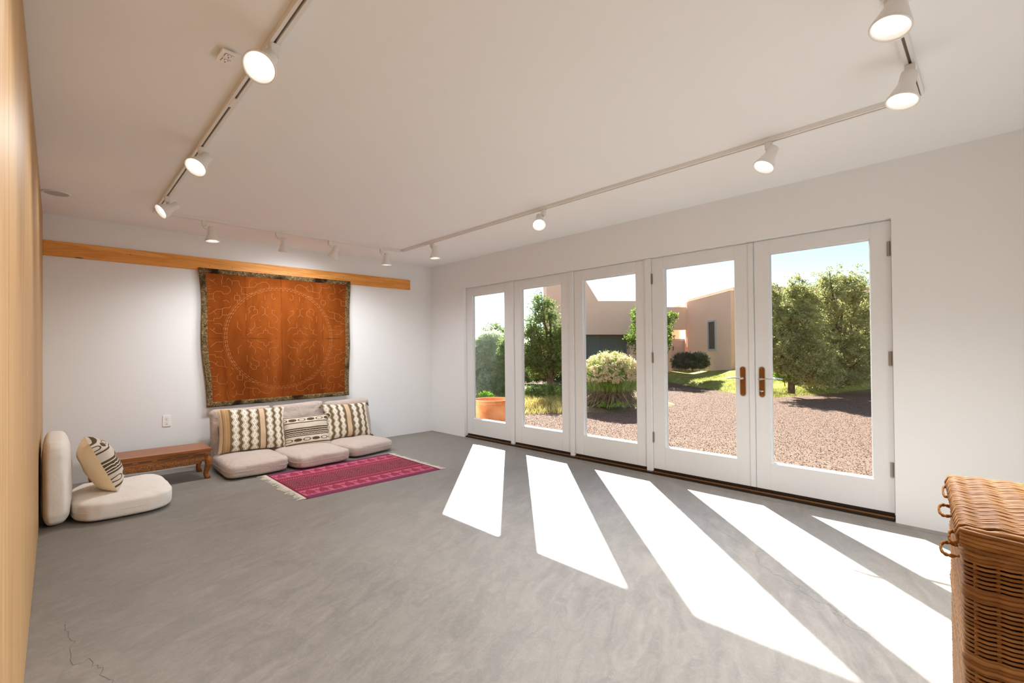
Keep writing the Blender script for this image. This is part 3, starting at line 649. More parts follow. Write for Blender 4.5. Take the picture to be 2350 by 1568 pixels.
# round floor chair: upright cushion, seat cushion, pillow
e = empty('upright_cushion', (-4.138, -1.06, 0), 'tall white rounded cushion propped upright against the plywood wall', 'cushion')
o = superell('cover', .600, .86, .150, .50, .30, 'futon', e, .007, 11, 96, 32)
o.matrix_local = Matrix.Translation((0, 0, .302)) @ Matrix.Rotation(math.radians(90), 4, 'Y') @ Matrix.Translation((0, 0, -.074))
e = empty('round_seat_cushion', (-3.758, -1.14, 0), 'white rounded floor seat cushion carrying the striped pillow', 'cushion')
superell('cover', .610, .83, .152, .34, .56, 'futon', e, .006, 12, 96, 32, dip=.0)
pth = [(math.copysign(abs(math.cos(t))**.58, math.cos(t))*.306, math.copysign(abs(math.sin(t))**.58, math.sin(t))*.416, .075) for t in [2*math.pi*i/64 for i in range(64)]]
MB().tube(pth, .003, 5, True).obj('zip_seam', 'futon', e, smooth=True)
pillow('throw_pillow', .41, .42, .21, 'bandcloth', frame4((-3.885, -1.17, .362), (-.03, 1, .02), (-.42, -.05, 1)), 'zigzag band-print pillow with plain cream back on the round white seat cushion', 'creamback', seed=4)

# ------------------------------------------------------------------ carved low table
e = empty('low_table', (-3.49, -.50, 0), 'long low carved hardwood table in front of the back wall', 'table')
hx, hy, zt = .445, .215, .290
box('table_top', (-hx, -hy, zt-.024), (hx, hy, zt), 'teak', e, bevel=.004)
box('top_moulding', (-hx+.012, -hy+.012, zt-.040), (hx-.012, hy-.012, zt-.0245), 'teak', e, bevel=.004)
box('waist', (-hx+.032, -hy+.032, zt-.066), (hx-.032, hy-.032, zt-.0405), 'teak', e, bevel=.002)
box('lower_moulding', (-hx+.018, -hy+.018, zt-.079), (hx-.018, hy-.018, zt-.0665), 'teak', e, bevel=.004)
for k in range(6):
    x = -.345+k*.138; box('fret_slot', (x-.05, -hy+.0312, zt-.058), (x+.05, -hy+.0335, zt-.050), 'dark', e)
def apron(p0, p1, nrm):
    mb = MB(); p0, p1 = Vector(p0), Vector(p1); n = 40; vs_, fs = [], []
    for i in range(n+1):
        t = i/n; p = p0.lerp(p1, t); a = abs(2*t-1); low = zt-.138+.020*sm(.80, .97, a)-.004*math.exp(-((a-.62)/.05)**2)-.004*math.exp(-(a/.35)**4)
        bul = .012
        for zz, o_ in ((zt-.0795, .0), (zt-.105, bul), (low, .002), (low, -.016), (zt-.0795, -.016)): vs_.append((p.x+nrm[0]*o_, p.y+nrm[1]*o_, zz))
    for i in range(n):
        for k in range(5): a = i*5+k; b = i*5+(k+1) % 5; fs.append((a, b, b+5, a+5))
    fs += [tuple(range(5)), tuple(n*5+k for k in range(5))[::-1]]
    return mb.add(vs_, fs).obj('carved_apron', 'carved', e)
apron((-hx+.06, -hy+.022, 0), (hx-.06, -hy+.022, 0), (0, -1)); apron((-hx+.06, hy-.022, 0), (hx-.06, hy-.022, 0), (0, 1))
apron((hx-.022, -hy+.06, 0), (hx-.022, hy-.06, 0), (1, 0)); apron((-hx+.022, -hy+.06, 0), (-hx+.022, hy-.06, 0), (-1, 0))
for sx in (-1, 1):
    for sy in (-1, 1):
        ox, oy = sx*(hx-.05), sy*(hy-.05); dx, dy = sx*.7, sy*.7
        MB().tube([(ox+dx*q, oy+dy*q, z) for q, z in ((.0, zt-.078), (.022, zt-.10), (.035, zt-.13), (.030, zt-.165), (.012, .075), (.004, .045), (.012, .022), (.024, .010), (.026, .0))],
                  [.030, .033, .033, .029, .022, .021, .023, .025, .022], 10).obj('cabriole_leg', 'teak', e, smooth=True)

# ------------------------------------------------------------------ rug
e = empty('rug', (-1.985, -1.535, 0), 'crimson woven rug with bands of small animals and white fringes', 'rug')
rw, rd = 1.345, 1.045
mb = MB(); n1, n2 = 60, 46; vs_, fs, uv = [], [], []
rz_ = lambda u, v: .0055+.0015*noise.noise(Vector((u*5, v*5, 0)))
for j in range(n2+1):
    for i in range(n1+1): u, v = i/n1, j/n2; vs_.append(((u-.5)*rw, (v-.5)*rd, rz_(u, v))); uv.append((u, v))
for j in range(n2):
    for i in range(n1): a = j*(n1+1)+i; fs.append((a, a+1, a+n1+2, a+n1+1))
mb.add(vs_, fs, uv); pile = mb.obj('woven_field', 'rug', e, fix=False); so = pile.modifiers.new('thick', 'SOLIDIFY'); so.thickness = .0045; so.offset = -1
CAMEL = ['......##....', '.....####...', '##..######..', '##.########.', '.##########.', '..#########.', '..########..', '..#.#..#.#..', '..#.#..#.#..']
mb = MB()
for v0 in (.085, .775):
    for k in range(11):
        for ry, row in enumerate(CAMEL):
            for cx_, ch in enumerate(row):
                if ch != '#': continue
                du = 1/11/13.; dv = .145/len(CAMEL); u = (k+.04)/11*.96+.02+cx_*du; v = v0+(len(CAMEL)-1-ry)*dv
                z = rz_(u, v)+.0011; mb.add([((u-.5)*rw, (v-.5)*rd, z), ((u+du-.5)*rw, (v-.5)*rd, z), ((u+du-.5)*rw, (v+dv-.5)*rd, z), ((u-.5)*rw, (v+dv-.5)*rd, z)], [(0, 1, 2, 3)])
mb.obj('animal_motif', 'rugmotif', e, kind='stuff', fix=False)
mb = MB()
for j in range(6):
    for i in range(64):
        u = .03+.94*i/64; v = .385+j*.046; s = 1 if (i % 4) < 2 else -1; z = rz_(u, v)+.0011
        if random.random() < .15: continue
        du, dv = .0085, .018*s; mb.add([((u-.5)*rw, (v-.5)*rd, z), ((u+.003-.5)*rw, (v-.5)*rd, z), ((u+du+.003-.5)*rw, (v+dv-.5)*rd, z), ((u+du-.5)*rw, (v+dv-.5)*rd, z)], [(0, 1, 2, 3)])
mb.obj('chevron_motif', 'rugpale', e, kind='stuff', fix=False)
for s in (-1, 1):
    mb = MB()
    for k in range(88):
        y = (-.5+(k+.5)/88)*rd; ln = random.uniform(.05, .085)*(1 if s < 0 else .85); dy = random.gauss(0, .014)
        mb.tube([(s*rw/2-.004*s, y, .005), (s*(rw/2+ln*.35), y+dy*.3, .006), (s*(rw/2+ln*.7), y+dy*.8, .0035), (s*(rw/2+ln), y+dy*1.5, .003)], [.0032, .0026, .0022, .0012], 4)
    mb.obj('fringe', 'fringe', e, kind='stuff')

# ------------------------------------------------------------------ wicker hamper
th = math.radians(5.0); e = empty('wicker_hamper', (-2.912, -5.979, 0), 'tall square varnished wicker hamper with lid and cord loops', 'basket'); e.rotation_euler = (0, 0, th-math.pi/2)
# local axes: +x runs along the front (world -y), +y runs to the back (world +x)
LW, LD, RC = .56, .47, .028
def rrect(w, d, x0, y0, rc, n_tot):
    per = 2*(w+d)-8*rc+2*math.pi*rc; pts = []
    segs = [('l', (x0+rc, y0), (1, 0), w-2*rc), ('a', (x0+w-rc, y0+rc), -90, 0), ('l', (x0+w, y0+rc), (0, 1), d-2*rc), ('a', (x0+w-rc, y0+d-rc), 0, 0), ('l', (x0+w-rc, y0+d), (-1, 0), w-2*rc), ('a', (x0+rc, y0+d-rc), 90, 0), ('l', (x0, y0+d-rc), (0, -1), d-2*rc), ('a', (x0+rc, y0+rc), 180, 0)]
    for k in range(n_tot):
        s_ = per*k/n_tot
        for sg in segs:
            ln = sg[3] if sg[0] == 'l' else math.pi/2*rc
            if s_ <= ln:
                if sg[0] == 'l': dx, dy = sg[2]; pts.append((sg[1][0]+dx*s_, sg[1][1]+dy*s_, dy, -dx))
                else: a = math.radians(sg[2])+s_/rc; pts.append((sg[1][0]+rc*math.cos(a), sg[1][1]+rc*math.sin(a), math.cos(a), math.sin(a)))
                break
            s_ -= ln
        else: pts.append(pts[0])
    return pts
NPER = 62; PP = 6
base = rrect(LW, LD, 0, 0, RC, NPER*PP)
def weave(amp, r, flat, ph=0.):
    return [(x+nx*amp*(.25 if abs(nx) > .8 else 1)*math.cos(2*math.pi*k/PP+ph), y+ny*amp*math.cos(2*math.pi*k/PP+ph), 0) for k, (x, y, nx, ny) in enumerate(base)]
w0 = MB().tube(weave(.0018, 0, 1), .0032, 6, True, .9).obj('weaver', 'wicker', e, smooth=True)
zs = []; z = .016
while z < .604: zs.append(z); z += .0080
z = .628
while z < .730: zs.append(z); z += .0080
z = .760
while z < .804: zs.append(z); z += .0082
w0.location = (0, 0, zs[0])
for z in zs[1:]: c = copy(w0, e, (random.uniform(-.0006, .0006), random.uniform(-.0006, .0006), z+random.uniform(-.0005, .0005)))
rod = MB().tube(weave(.0018, 0, 1, .4), .0050, 6, True).obj('wale_rod', 'wicker', e, smooth=True); rod.location = (0, 0, .606)
for z in (.614, .622, .734, .7425, .751, .808, .8165): copy(rod, e, (random.uniform(-.002, .001), random.uniform(-.002, .001), z))
s0 = MB().tube([(0, 0, 0), (0, 0, .4), (.0004, 0, .812)], .0034, 6).obj('stake', 'wicker', e, smooth=True)
first = True
for k in range(NPER):
    x, y, nx, ny = base[(k*PP+PP//2) % len(base)]; loc = (x-nx*.0042, y-ny*.0042, .004)
    if first: s0.location = loc; first = False
    else: copy(s0, e, loc)
box('inner_shade_box', (.013, .013, .013), (LW-.013, LD-.013, .80), 'inner_shade_box', e)  # added dark box, paints the inner shade seen through gaps in the weave
box('base_board', (.012, .012, .004), (LW-.012, LD-.012, .012), 'wickerin', e)
lid = MB(); LO = .002
lb = rrect(LW+2*LO, LD+2*LO, -LO, -LO, .03, 240)
lidp = MB().box((0, 0, .846), (LW, LD, .852)).obj('lid', 'wickerin', e)
lr = MB().tube([(x+nx*.003*math.cos(k*.9), y+ny*.003*math.cos(k*.9), 0) for k, (x, y, nx, ny) in enumerate(lb)], .0050, 6, True).obj('lid_rod', 'wicker', lidp, smooth=True); lr.location = (0, 0, .828)
for z in (.8365, .845, .8535, .8615): copy(lr, lidp, (random.uniform(-.0015, .0015), random.uniform(-.0015, .0015), z))
# three loose slanting rods along the lid edge
for k in range(5):
    MB().tube([(-.006, -LO-.002, .860-.0068*k), (.02, -LO-.0085-.0005*k, .858-.0075*k), (.10+.02*k, -LO-.0105-.0007*k, .851-.0078*k), (.26+.03*k, -LO-.008, .836-.004*k), (.42, -LO-.004, .828)], .0043, 7).obj('lid_rod', 'wicker', lidp, smooth=True)
def lidrow(ph):
    pts = [(-LO-.004, 0, -.028), (-LO-.007, 0, -.014), (-LO-.002, 0, -.001)]
    n = 70
    for k in range(n+1):
        x = -LO+.006+(LW+2*LO-.012)*k/n; pts.append((x, .0015*math.sin(x*40+ph), .0021*math.cos(2*math.pi*x/.05+ph)+.003*math.sin(math.pi*k/n)))
    pts += [(LW+LO+.002, 0, -.001), (LW+LO+.007, 0, -.014)]
    return pts
protos = [MB().tube(lidrow(p), .0047, 6, False, .7).obj('lid_weaver', 'wicker', lidp, smooth=True) for p in (0., .35, -.3)]
nrow = 54
for k in range(nrow):
    y = -LO+.004+(LD+2*LO-.008)*k/(nrow-1); loc = (random.uniform(-.0015, .0015), y, .865+.006*math.sin(math.pi*k/(nrow-1))+random.uniform(-.0006, .0006)-(.004 if k in (0, nrow-1) else 0))
    o = protos[k] if k < 3 else copy(protos[k % 3], lidp); o.location = loc
def loop(p, out, span, par):
    a, b = [], []
    for k in range(29):
        t = math.pi*k/28; q = (p[0]-out*math.sin(t)**.8, p[1]+span*math.cos(t), p[2]+.005*math.sin(2*t)-.006*k/28); s_ = k*.8
        a.append((q[0], q[1]+.0018*math.cos(s_), q[2]+.0018*math.sin(s_))); b.append((q[0], q[1]-.0018*math.cos(s_), q[2]-.0018*math.sin(s_)))
    MB().tube(a, .0021, 7).tube(b, .0021, 7).obj('cord_loop', 'cord', par, smooth=True)
loop((-LO-.006, .19, .845), .022, .025, lidp); loop((-LO-.006, .36, .848), .01, .03, lidp); loop((-LO-.004, .02, .840), .014, .016, lidp); loop((-.006, .03, .812), .026, .022, e)
for s_ in range(3): MB().tube([(.09+.004*s_, -.008, .738-.006*s_), (.13, -.020-.004*s_, .722-.004*s_), (.19, -.024-.004*s_, .716-.003*s_), (.25, -.020-.004*s_, .722-.004*s_), (.29-.004*s_, -.008, .738-.006*s_)], .0046, 6).obj('handle_rod', 'wicker', e, smooth=True)

# ------------------------------------------------------------------ outdoors: ground
GZ = -.1
def gheight(x, y): return GZ
g = MB(); g.add([(-30, -60, GZ), (120, -60, GZ), (120, 140, GZ), (-30, 140, GZ)], [(0, 1, 2, 3)]); g.obj('ground', 'gravel', kind='structure')
# loose stones near the doors
n = 80000; X = .2+RNG.random(n)**1.9*11.0; Y = -6.6+RNG.random(n)*(7.0+.25*(X-.2)); S = RNG.uniform(.0035, .0085, n)
OC = np.array([(1, 0, 0), (0, 1, 0), (-1, 0, 0), (0, -1, 0), (0, 0, .7), (0, 0, -.7)], float); OF = [(0, 1, 4), (1, 2, 4), (2, 3, 4), (3, 0, 4)]
A = RNG.uniform(0, 6.28, n); ca, sa = np.cos(A), np.sin(A); jit = 1+RNG.uniform(-.35, .35, (n, 6, 3)); P = OC[None]*jit*S[:, None, None]
PX = P[..., 0]*ca[:, None]-P[..., 1]*sa[:, None]+X[:, None]; PY = P[..., 0]*sa[:, None]+P[..., 1]*ca[:, None]+Y[:, None]; PZ = P[..., 2]+GZ+.002
PV = np.stack([PX, PY, PZ], -1); st = tris_obj('gravel_stones', np.concatenate([PV[:, list(f)] for f in OF]), 'stone', kind='stuff'); tag(st, 'loose red-brown gravel stones spread outside the glass doors', 'gravel')

# planted beds: grass bank in front of the house, and the bed beside the doors
def smooth(t): t = np.clip(t, 0, 1); return t*t*(3-2*t)
EDGE = np.array([(17.5, 8.5), (13.2, 2.92), (11.6, 1.08), (10.0, -.8), (9.55, -1.5), (9.75, -2.0), (11.6, -2.75), (14.4, -3.35), (22, -4.6)])
def bank_pt(s, t):   # s along the edge, t metres inward
    k = s*(len(EDGE)-1); i = min(int(k), len(EDGE)-2); p = EDGE[i]+(EDGE[i+1]-EDGE[i])*(k-i)
    c = np.array([20., 2.6]); d = c-p; d /= np.linalg.norm(d)
    return p+d*t
def bank_h(t): return GZ-.03+.18*smooth(t/.8)+.52*smooth(t/6.5)
mb = MB(); ns, ntt = 80, 30; vs_, fs = [], []
for i in range(ns+1):
    for j in range(ntt+1):
        t = 9.5*(j/ntt)**1.4; p = bank_pt(i/ns, t); vs_.append((p[0], p[1], float(bank_h(t))+.03*noise.noise(Vector((p[0], p[1], 0)))))
for i in range(ns):
    for j in range(ntt): a = i*(ntt+1)+j; fs.append((a, a+1, a+ntt+2, a+ntt+1))
mb.add(vs_, fs); mb.obj('ground', 'turf', kind='structure', smooth=True)
def blades(P, hgt, wd, lean):
    n = len(P); a = RNG.uniform(0, 6.283, n); hh = hgt*RNG.uniform(.5, 1.2, n); dx = np.cos(a)*wd; dy = np.sin(a)*wd; l = RNG.normal(0, lean, (n, 2))*hh[:, None]
    V3 = np.empty((n, 3, 3)); V3[:, 0] = P; V3[:, 0, 0] -= dx; V3[:, 0, 1] -= dy; V3[:, 1] = P; V3[:, 1, 0] += dx; V3[:, 1, 1] += dy
    V3[:, 2] = P; V3[:, 2, :2] += l; V3[:, 2, 2] += hh; return V3
pts = []
for _ in range(60000):
    s_ = random.random(); t = 7.5*random.random()**1.3; p = bank_pt(s_, t)
    if float((p-CAM[:2])@CF[:2]) > 17.6+.0*t: continue
    pts.append((p[0], p[1], float(bank_h(t))-.01))
tag(tris_obj('lawn_grass', blades(np.array(pts), .07, .007, .7), 'grass', kind='stuff'), 'short yellow-green grass covering the bank below the house', 'grass')
# bed beside the doors
BED = np.array([(1.6, 2.2), (2.77, .75), (3.4, .22), (4.0, -.35), (5.0, -.9), (6.4, -.9), (7.6, .3)])
def bed_pt(s, t):
    k = s*(len(BED)-1); i = min(int(k), len(BED)-2); p = BED[i]+(BED[i+1]-BED[i])*(k-i); c = np.array([7.5, 6.0]); d = c-p; d /= np.linalg.norm(d); return p+d*t
mb = MB(); vs_, fs = [], []
for i in range(41):
    for j in range(21): t = 6.*j/20; p = bed_pt(i/40, t); vs_.append((p[0], p[1], GZ-.02+.12*float(smooth(t/.7))+.03*noise.noise(Vector((p[0]*1.5, p[1]*1.5, 5)))))
for i in range(40):
    for j in range(20): a = i*21+j; fs.append((a, a+1, a+22, a+21))
mb.add(vs_, fs); mb.obj('ground', 'soil', kind='structure', smooth=True)
pts = []
for _ in range(16000):
    t = 3.2*random.random()**1.2; p = bed_pt(random.random(), t)
    if (p[0]-4.75)**2+(p[1]+.02)**2 < 1.3 or p[0]-p[1] > 4.2: continue
    pts.append((p[0], p[1], GZ+.12*float(smooth(t/.7))-.02))
tag(tris_obj('dry_grass', blades(np.array(pts), .16, .006, .6), 'drygrass', kind='stuff'), 'dry straw-coloured grass at the foot of the dark juniper', 'grass')

# ------------------------------------------------------------------ trees and shrubs
def tufts(C, size, K, wd, upb=.35):
    """K thin leaf blades radiating from each centre"""
    n = len(C); D = RNG.normal(0, 1, (n, K, 3)); D[..., 2] += upb*1.5; D /= np.linalg.norm(D, axis=2)[..., None]
    ln = size*RNG.uniform(.55, 1.15, (n, K, 1)); W = np.cross(D, RNG.normal(0, 1, (n, K, 3))); W /= np.linalg.norm(W, axis=2)[..., None]
    P0 = C[:, None, :]+D*ln*.1; V3 = np.stack([P0-W*wd*.6, P0+W*wd*.6+D*ln*.45, P0+D*ln], 2)
    V4 = np.stack([P0-W*wd*.6, P0+D*ln*.5-W*wd, P0+D*ln], 2)
    return np.concatenate([V3.reshape(-1, 3, 3), V4.reshape(-1, 3, 3)])
def blobpts(blobs, n, lump=.28, shell=.55):
    w_ = np.array([b[3]*b[4]*b[5] for b in blobs])**.8; w_ /= w_.sum(); out = []
    for b, k in zip(blobs, (w_*n).astype(int)+1):
        d = RNG.normal(0, 1, (k, 3)); d /= np.linalg.norm(d, axis=1)[:, None]; r = shell+(1-shell)*RNG.random(k)**.6
        lum = np.array([noise.noise(Vector((q[0]*3.1+b[0], q[1]*3.1+b[1], q[2]*3.1+b[2]))) for q in d]); r = r*(1+lump*1.6*lum)
        out.append(np.array(b[:3])+d*r[:, None]*np.array(b[3:6]))
    return np.concatenate(out)
def tree(name, label, cat, base, blobs, n, size, K, wd, mat, trunk_r=.07, group=None, lump=.28, shell=.5, upb=.35, sub=0):
    e = empty(name, tuple(base), label, cat, group); B = np.array(base)
    loc = [(b[0]-B[0], b[1]-B[1], b[2]-B[2], b[3], b[4], b[5]) for b in blobs]
    top = max(b[2] for b in loc); mb = MB(); mb.tube([(0, 0, -.05), (random.uniform(-.05, .05), random.uniform(-.05, .05), top*.35), (random.uniform(-.08, .08), random.uniform(-.08, .08), top*.72)], [trunk_r, trunk_r*.75, trunk_r*.25], 8); mb.obj('trunk' if trunk_r > .03 else 'stem', 'bark', e, smooth=True)
    for b in loc:
        for q in range(2):
            z0 = max(.06, b[2]*random.uniform(.25, .6)); d = RNG.normal(0, .45, 3)*np.array(b[3:6]); tip = (b[0]+d[0], b[1]+d[1], b[2]+d[2]); mid = (b[0]*.5+random.uniform(-.08, .08), b[1]*.5+random.uniform(-.08, .08), (z0+b[2])/2)
            MB().tube([(0, 0, z0), mid, tip], [trunk_r*.5, trunk_r*.33, trunk_r*.1], 6).obj('branch', 'bark', e, smooth=True)
    C_ = blobpts(loc, n, lump, shell); C_ = C_[C_[:, 2] > .03]
    if sub: C_ = np.repeat(C_, sub, 0)+RNG.normal(0, 1, (len(C_)*sub, 3))*size*np.array([1.25, 1.25, .8])
    tris_obj('foliage', tufts(C_, size, K, wd, upb), mat, e, kind='stuff')
    return e
def B(px, py, Z, rx, rz, ry=None):     # foliage mass centred on a photo pixel at a known distance; radii in pixels
    p = at(px, py, Z); k = Z/FPX; return (p[0], p[1], p[2], rx*k, (ry or rx)*k, rz*k)
def base_at(px, Z, z): p = at(px, 800, Z); return (p[0], p[1], z)
# pinyons in the bank (fifth door)
tree('pinyon_tree', 'tall bushy pinyon pine with a pale trunk on the grass bank', 'tree', base_at(1925, 13.6, .1),
     [B(1925, 665, 13.6, 48, 48), B(1968, 690, 13.6, 40, 50), B(1880, 720, 13.6, 46, 50), B(1950, 760, 13.6, 62, 60), B(2010, 740, 13.8, 40, 70), B(1890, 800, 13.5, 60, 55), B(1970, 830, 13.4, 64, 45), B(2030, 820, 13.8, 40, 60), B(1930, 868, 13.2, 60, 22), B(1850, 690, 13.6, 16, 30), B(1895, 655, 13.6, 18, 30)], 1500, .050, 5, .016, 'pinyon', .10, 'pinyon pines on the bank', lump=.55, shell=.4, sub=17)
tree('pinyon_tree', 'lower dark pinyon pine leaning over the bright green plant', 'tree', base_at(1815, 12.6, .05),
     [B(1822, 668, 12.6, 20, 34), B(1852, 690, 12.7, 22, 38), B(1788, 730, 12.6, 36, 50), B(1835, 745, 12.6, 48, 55), B(1775, 800, 12.6, 46, 48), B(1850, 820, 12.5, 56, 50), B(1815, 845, 12.5, 40, 24), B(1880, 862, 12.4, 50, 24), B(1770, 690, 12.6, 20, 40)], 1400, .050, 5, .016, 'pinyon', .09, 'pinyon pines on the bank', lump=.55, shell=.4, sub=17)
tree('green_shrub', 'rounded green shrub between the dark juniper and the tower', 'shrub', base_at(1262, 18.5, -.05), [B(1215, 862, 18.5, 30, 24), B(1250, 858, 18.3, 28, 26), B(1285, 862, 18.5, 30, 24)], 2200, .12, 8, .012, 'juniper', .06, lump=.4)
tree('leafy_plant', 'small bright green plant on the lawn beside the low pinyon', 'plant', base_at(1800, 12.6, .25), [B(1800, 864, 12.6, 17, 10), B(1788, 866, 12.6, 10, 8), B(1813, 866, 12.5, 9, 7)], 260, .09, 7, .012, 'lime', .012, upb=.8)
# juniper (second door)
JZ = 14.4
tree('juniper_tree', 'dark juniper with two upright spires and bare twisting branches', 'tree', base_at(1262, JZ, -.02),
     [B(1238, 712, JZ, 17, 38), B(1262, 722, JZ, 15, 34), B(1226, 770, JZ, 26, 40), B(1262, 790, JZ, 30, 38), B(1294, 770, JZ, 20, 48), B(1215, 820, JZ, 32, 36), B(1280, 835, JZ, 30, 28), B(1240, 845, JZ, 30, 20)], 1150, .062, 5, .014, 'juniper', .11, upb=.7, lump=.6, shell=.25, sub=9)
tree('leafy_shrub', 'low green leafy shrub growing under the dark juniper', 'shrub', base_at(1250, 11.6, -.0), [B(1222, 905, 11.6, 24, 20), B(1252, 902, 11.5, 22, 20), B(1283, 905, 11.6, 24, 22), B(1240, 918, 11.4, 24, 10)], 1500, .06, 8, .010, 'leaf', .02)
tree('leafy_shrub', 'yellowish low shrub at the edge of the dry grass', 'shrub', base_at(1250, 10.4, -.0), [B(1240, 926, 10.4, 22, 9), B(1272, 930, 10.4, 18, 9)], 420, .05, 8, .007, 'drygrass', .012)
# first door
tree('silver_shrub', 'large pale silvery-green shrub behind the terracotta pot', 'shrub', base_at(1115, 13.0, -.05), [B(1104, 795, 13, 14, 26), B(1122, 785, 13, 14, 30), B(1139, 790, 13, 14, 28), B(1112, 815, 13, 28, 30), B(1095, 835, 13, 30, 40), B(1130, 850, 13, 30, 36), B(1110, 880, 12.8, 30, 24)], 1500, .055, 6, .008, 'silver', .06, lump=.5, shell=.4, sub=17)
tree('juniper_tree', 'distant green juniper rising behind the silvery shrub', 'tree', base_at(1143, 16, -.05), [B(1142, 765, 16, 12, 26), B(1122, 772, 16.2, 12, 24), B(1155, 790, 16, 16, 30), B(1150, 830, 15.8, 20, 50), B(1132, 840, 16, 20, 40)], 700, .065, 6, .010, 'juniper', .09, upb=.8, lump=.5, sub=9)
tree('juniper_tree', 'slender green juniper close behind the terracotta pot', 'tree', base_at(1152, 12.0, -.02), [B(1158, 850, 12, 17, 50), B(1150, 890, 12, 18, 24), B(1163, 810, 12.1, 14, 40)], 600, .05, 6, .008, 'juniper', .05, upb=.7, lump=.5, sub=9)
tree('leafy_plant', 'small bright green plant showing over the pot rim', 'plant', base_at(1120, 10.4, -.02), [B(1113, 908, 10.4, 10, 6), B(1124, 911, 10.3, 8, 5)], 140, .06, 7, .011, 'lime', .012, upb=.8)
tree('young_tree', 'small broad-leaved tree beside the garage opening', 'tree', base_at(1492, 19.5, -.05), [B(1478, 735, 19.5, 30, 40), B(1512, 745, 19.5, 30, 36), B(1462, 775, 19.5, 28, 30), B(1500, 785, 19.6, 34, 34), B(1540, 728, 19.4, 14, 14), B(1488, 708, 19.5, 22, 18), B(1534, 775, 19.4, 14, 22)], 1500, .12, 5, .034, 'leaf', .07, upb=.0, shell=.35)
tree('sage_shrub', 'dark grey-green shrub against the house wall below the window', 'shrub', base_at(1590, 17.2, .42), [B(1566, 828, 17.2, 20, 15), B(1600, 828, 17.0, 24, 16), B(1585, 838, 17, 36, 10), B(1614, 838, 17, 12, 10), B(1556, 838, 17, 12, 10)], 1700, .13, 9, .010, 'sage', .03, upb=.9)
# rabbitbrush (third door)
e = empty('rabbitbrush', (4.75, -.02, -.0), 'broad round shrub with yellow-green stems and cream seed heads', 'shrub')
DC, DR = np.array([0, 0, .30]), np.array([.74, .74, .74])
def dirs(n, zmin):
    d = RNG.normal(0, 1, (n*4, 3)); d /= np.linalg.norm(d, axis=1)[:, None]; return d[d[:, 2] > zmin][:n]
def slivers(p0, p1, wd):
    d = p1-p0; s = np.cross(d, RNG.normal(0, 1, d.shape)); s /= np.linalg.norm(s, axis=1)[:, None]+1e-9; return np.stack([p0-s*wd, p0+s*wd, p1], 1)
d = dirs(3600, -.12); p0 = np.concatenate([RNG.normal(0, .26, (len(d), 2)), np.zeros((len(d), 1))], 1); p1 = DC+d*DR*RNG.uniform(.45, .9, (len(d), 1))+RNG.normal(0, .05, d.shape); p1[:, 2] = np.maximum(p1[:, 2], .02)
tris_obj('woody_stems', slivers(p0, p1, .007), 'stemdry', e, kind='stuff')
d = dirs(15000, .02); p0 = DC+d*DR*RNG.uniform(.50, .92, (len(d), 1)); p1 = p0+(d*.45+np.array([0, 0, .75]))*RNG.uniform(.10, .26, (len(d), 1))+RNG.normal(0, .025, d.shape)
tris_obj('green_stems', slivers(p0, p1, .0045), 'stemgreen', e, kind='stuff')
d = dirs(560, .30); k_ = DC+d*DR*RNG.uniform(1.02, 1.16, (len(d), 1))
cl = np.repeat(k_, 8, 0)+RNG.normal(0, .020, (len(k_)*8, 3)); tris_obj('seed_heads', tufts(cl, .034, 4, .012, .2), 'seed', e, kind='stuff')
tris_obj('foot_leaves', tufts(np.array([(-.35, -.35, .05)])+RNG.normal(0, 1, (120, 3))*np.array([.18, .18, .03]), .05, 6, .008, .6), 'lime', e, kind='stuff')

# terracotta pot
p = at(1131, 916, 7.05); e = empty('terracotta_pot', (p[0], p[1], GZ), 'big terracotta pot with ringed rim standing outside the first door', 'pot')
hp = p[2]-GZ; R0 = .29
MB().lathe([(R0*.62, 0), (R0*.66, .01), (R0*.82, hp*.35), (R0*.93, hp*.7), (R0*.955, hp*.86), (R0*.965, hp*.885), (R0*.99, hp*.895), (R0*.995, hp*.92), (R0*.975, hp*.93), (R0*.98, hp*.955), (R0*1.01, hp*.965), (R0*1.015, hp*.99), (R0*1.0, hp), (R0*.94, hp), (R0*.93, hp*.985), (R0*.9, hp*.8), (R0*.85, hp*.78)], 48).obj('pot_body', 'terracotta', e, smooth=False)
MB().lathe([(R0*.88, hp*.74), (R0*.88, hp*.78), (.01, hp*.79)], 36).obj('potting_soil', 'soil', e)

# ------------------------------------------------------------------ neighbouring house and garage
def ground_pt(px, Z): p = at(px, 800, Z); return Vector((p[0], p[1], 0))
NB, FB = ground_pt(1682, 18.0), ground_pt(1575, 22.5); F2 = ground_pt(1561, 25.0); RB = NB+Vector((CR[0], CR[1], 0)).normalized()*9.5
back = Vector((CF[0], CF[1], 0)).normalized()*7
hs = empty('adobe_house', (NB.x, NB.y, 0), 'salmon stucco house with one narrow window behind the grass bank', 'house')
def prism_at(pts, z0, z1, mat, name, par, bevel=0.):
    o_ = Vector((par.location.x, par.location.y, 0)); return MB().prism([(q.x-o_.x, q.y-o_.y, z0) for q in pts], (0, 0, z1-z0)).obj(name, mat, par, bevel=bevel)
prism_at([NB, RB, RB+back, F2+back*.6, F2, FB], -.1, 3.60, 'stucco', 'wall', hs, .12)
fd = (FB-NB).normalized(); fn_ = Vector((-fd.y, fd.x, 0)); fn_ = fn_ if fn_.dot(Vector(CAM[:2]).to_3d()-NB) > 0 else -fn_
def onface(px, py):
    d = Vector(ray(px, py)); c = Vector(CAM); t = (NB-c).dot(fn_)/d.dot(fn_); return c+d*t
w0_, w1_ = onface(1627, 740), onface(1643, 801); a_, b_ = (w0_-NB).dot(fd), (w1_-NB).dot(fd)
O = Vector((NB.x, NB.y, 0))
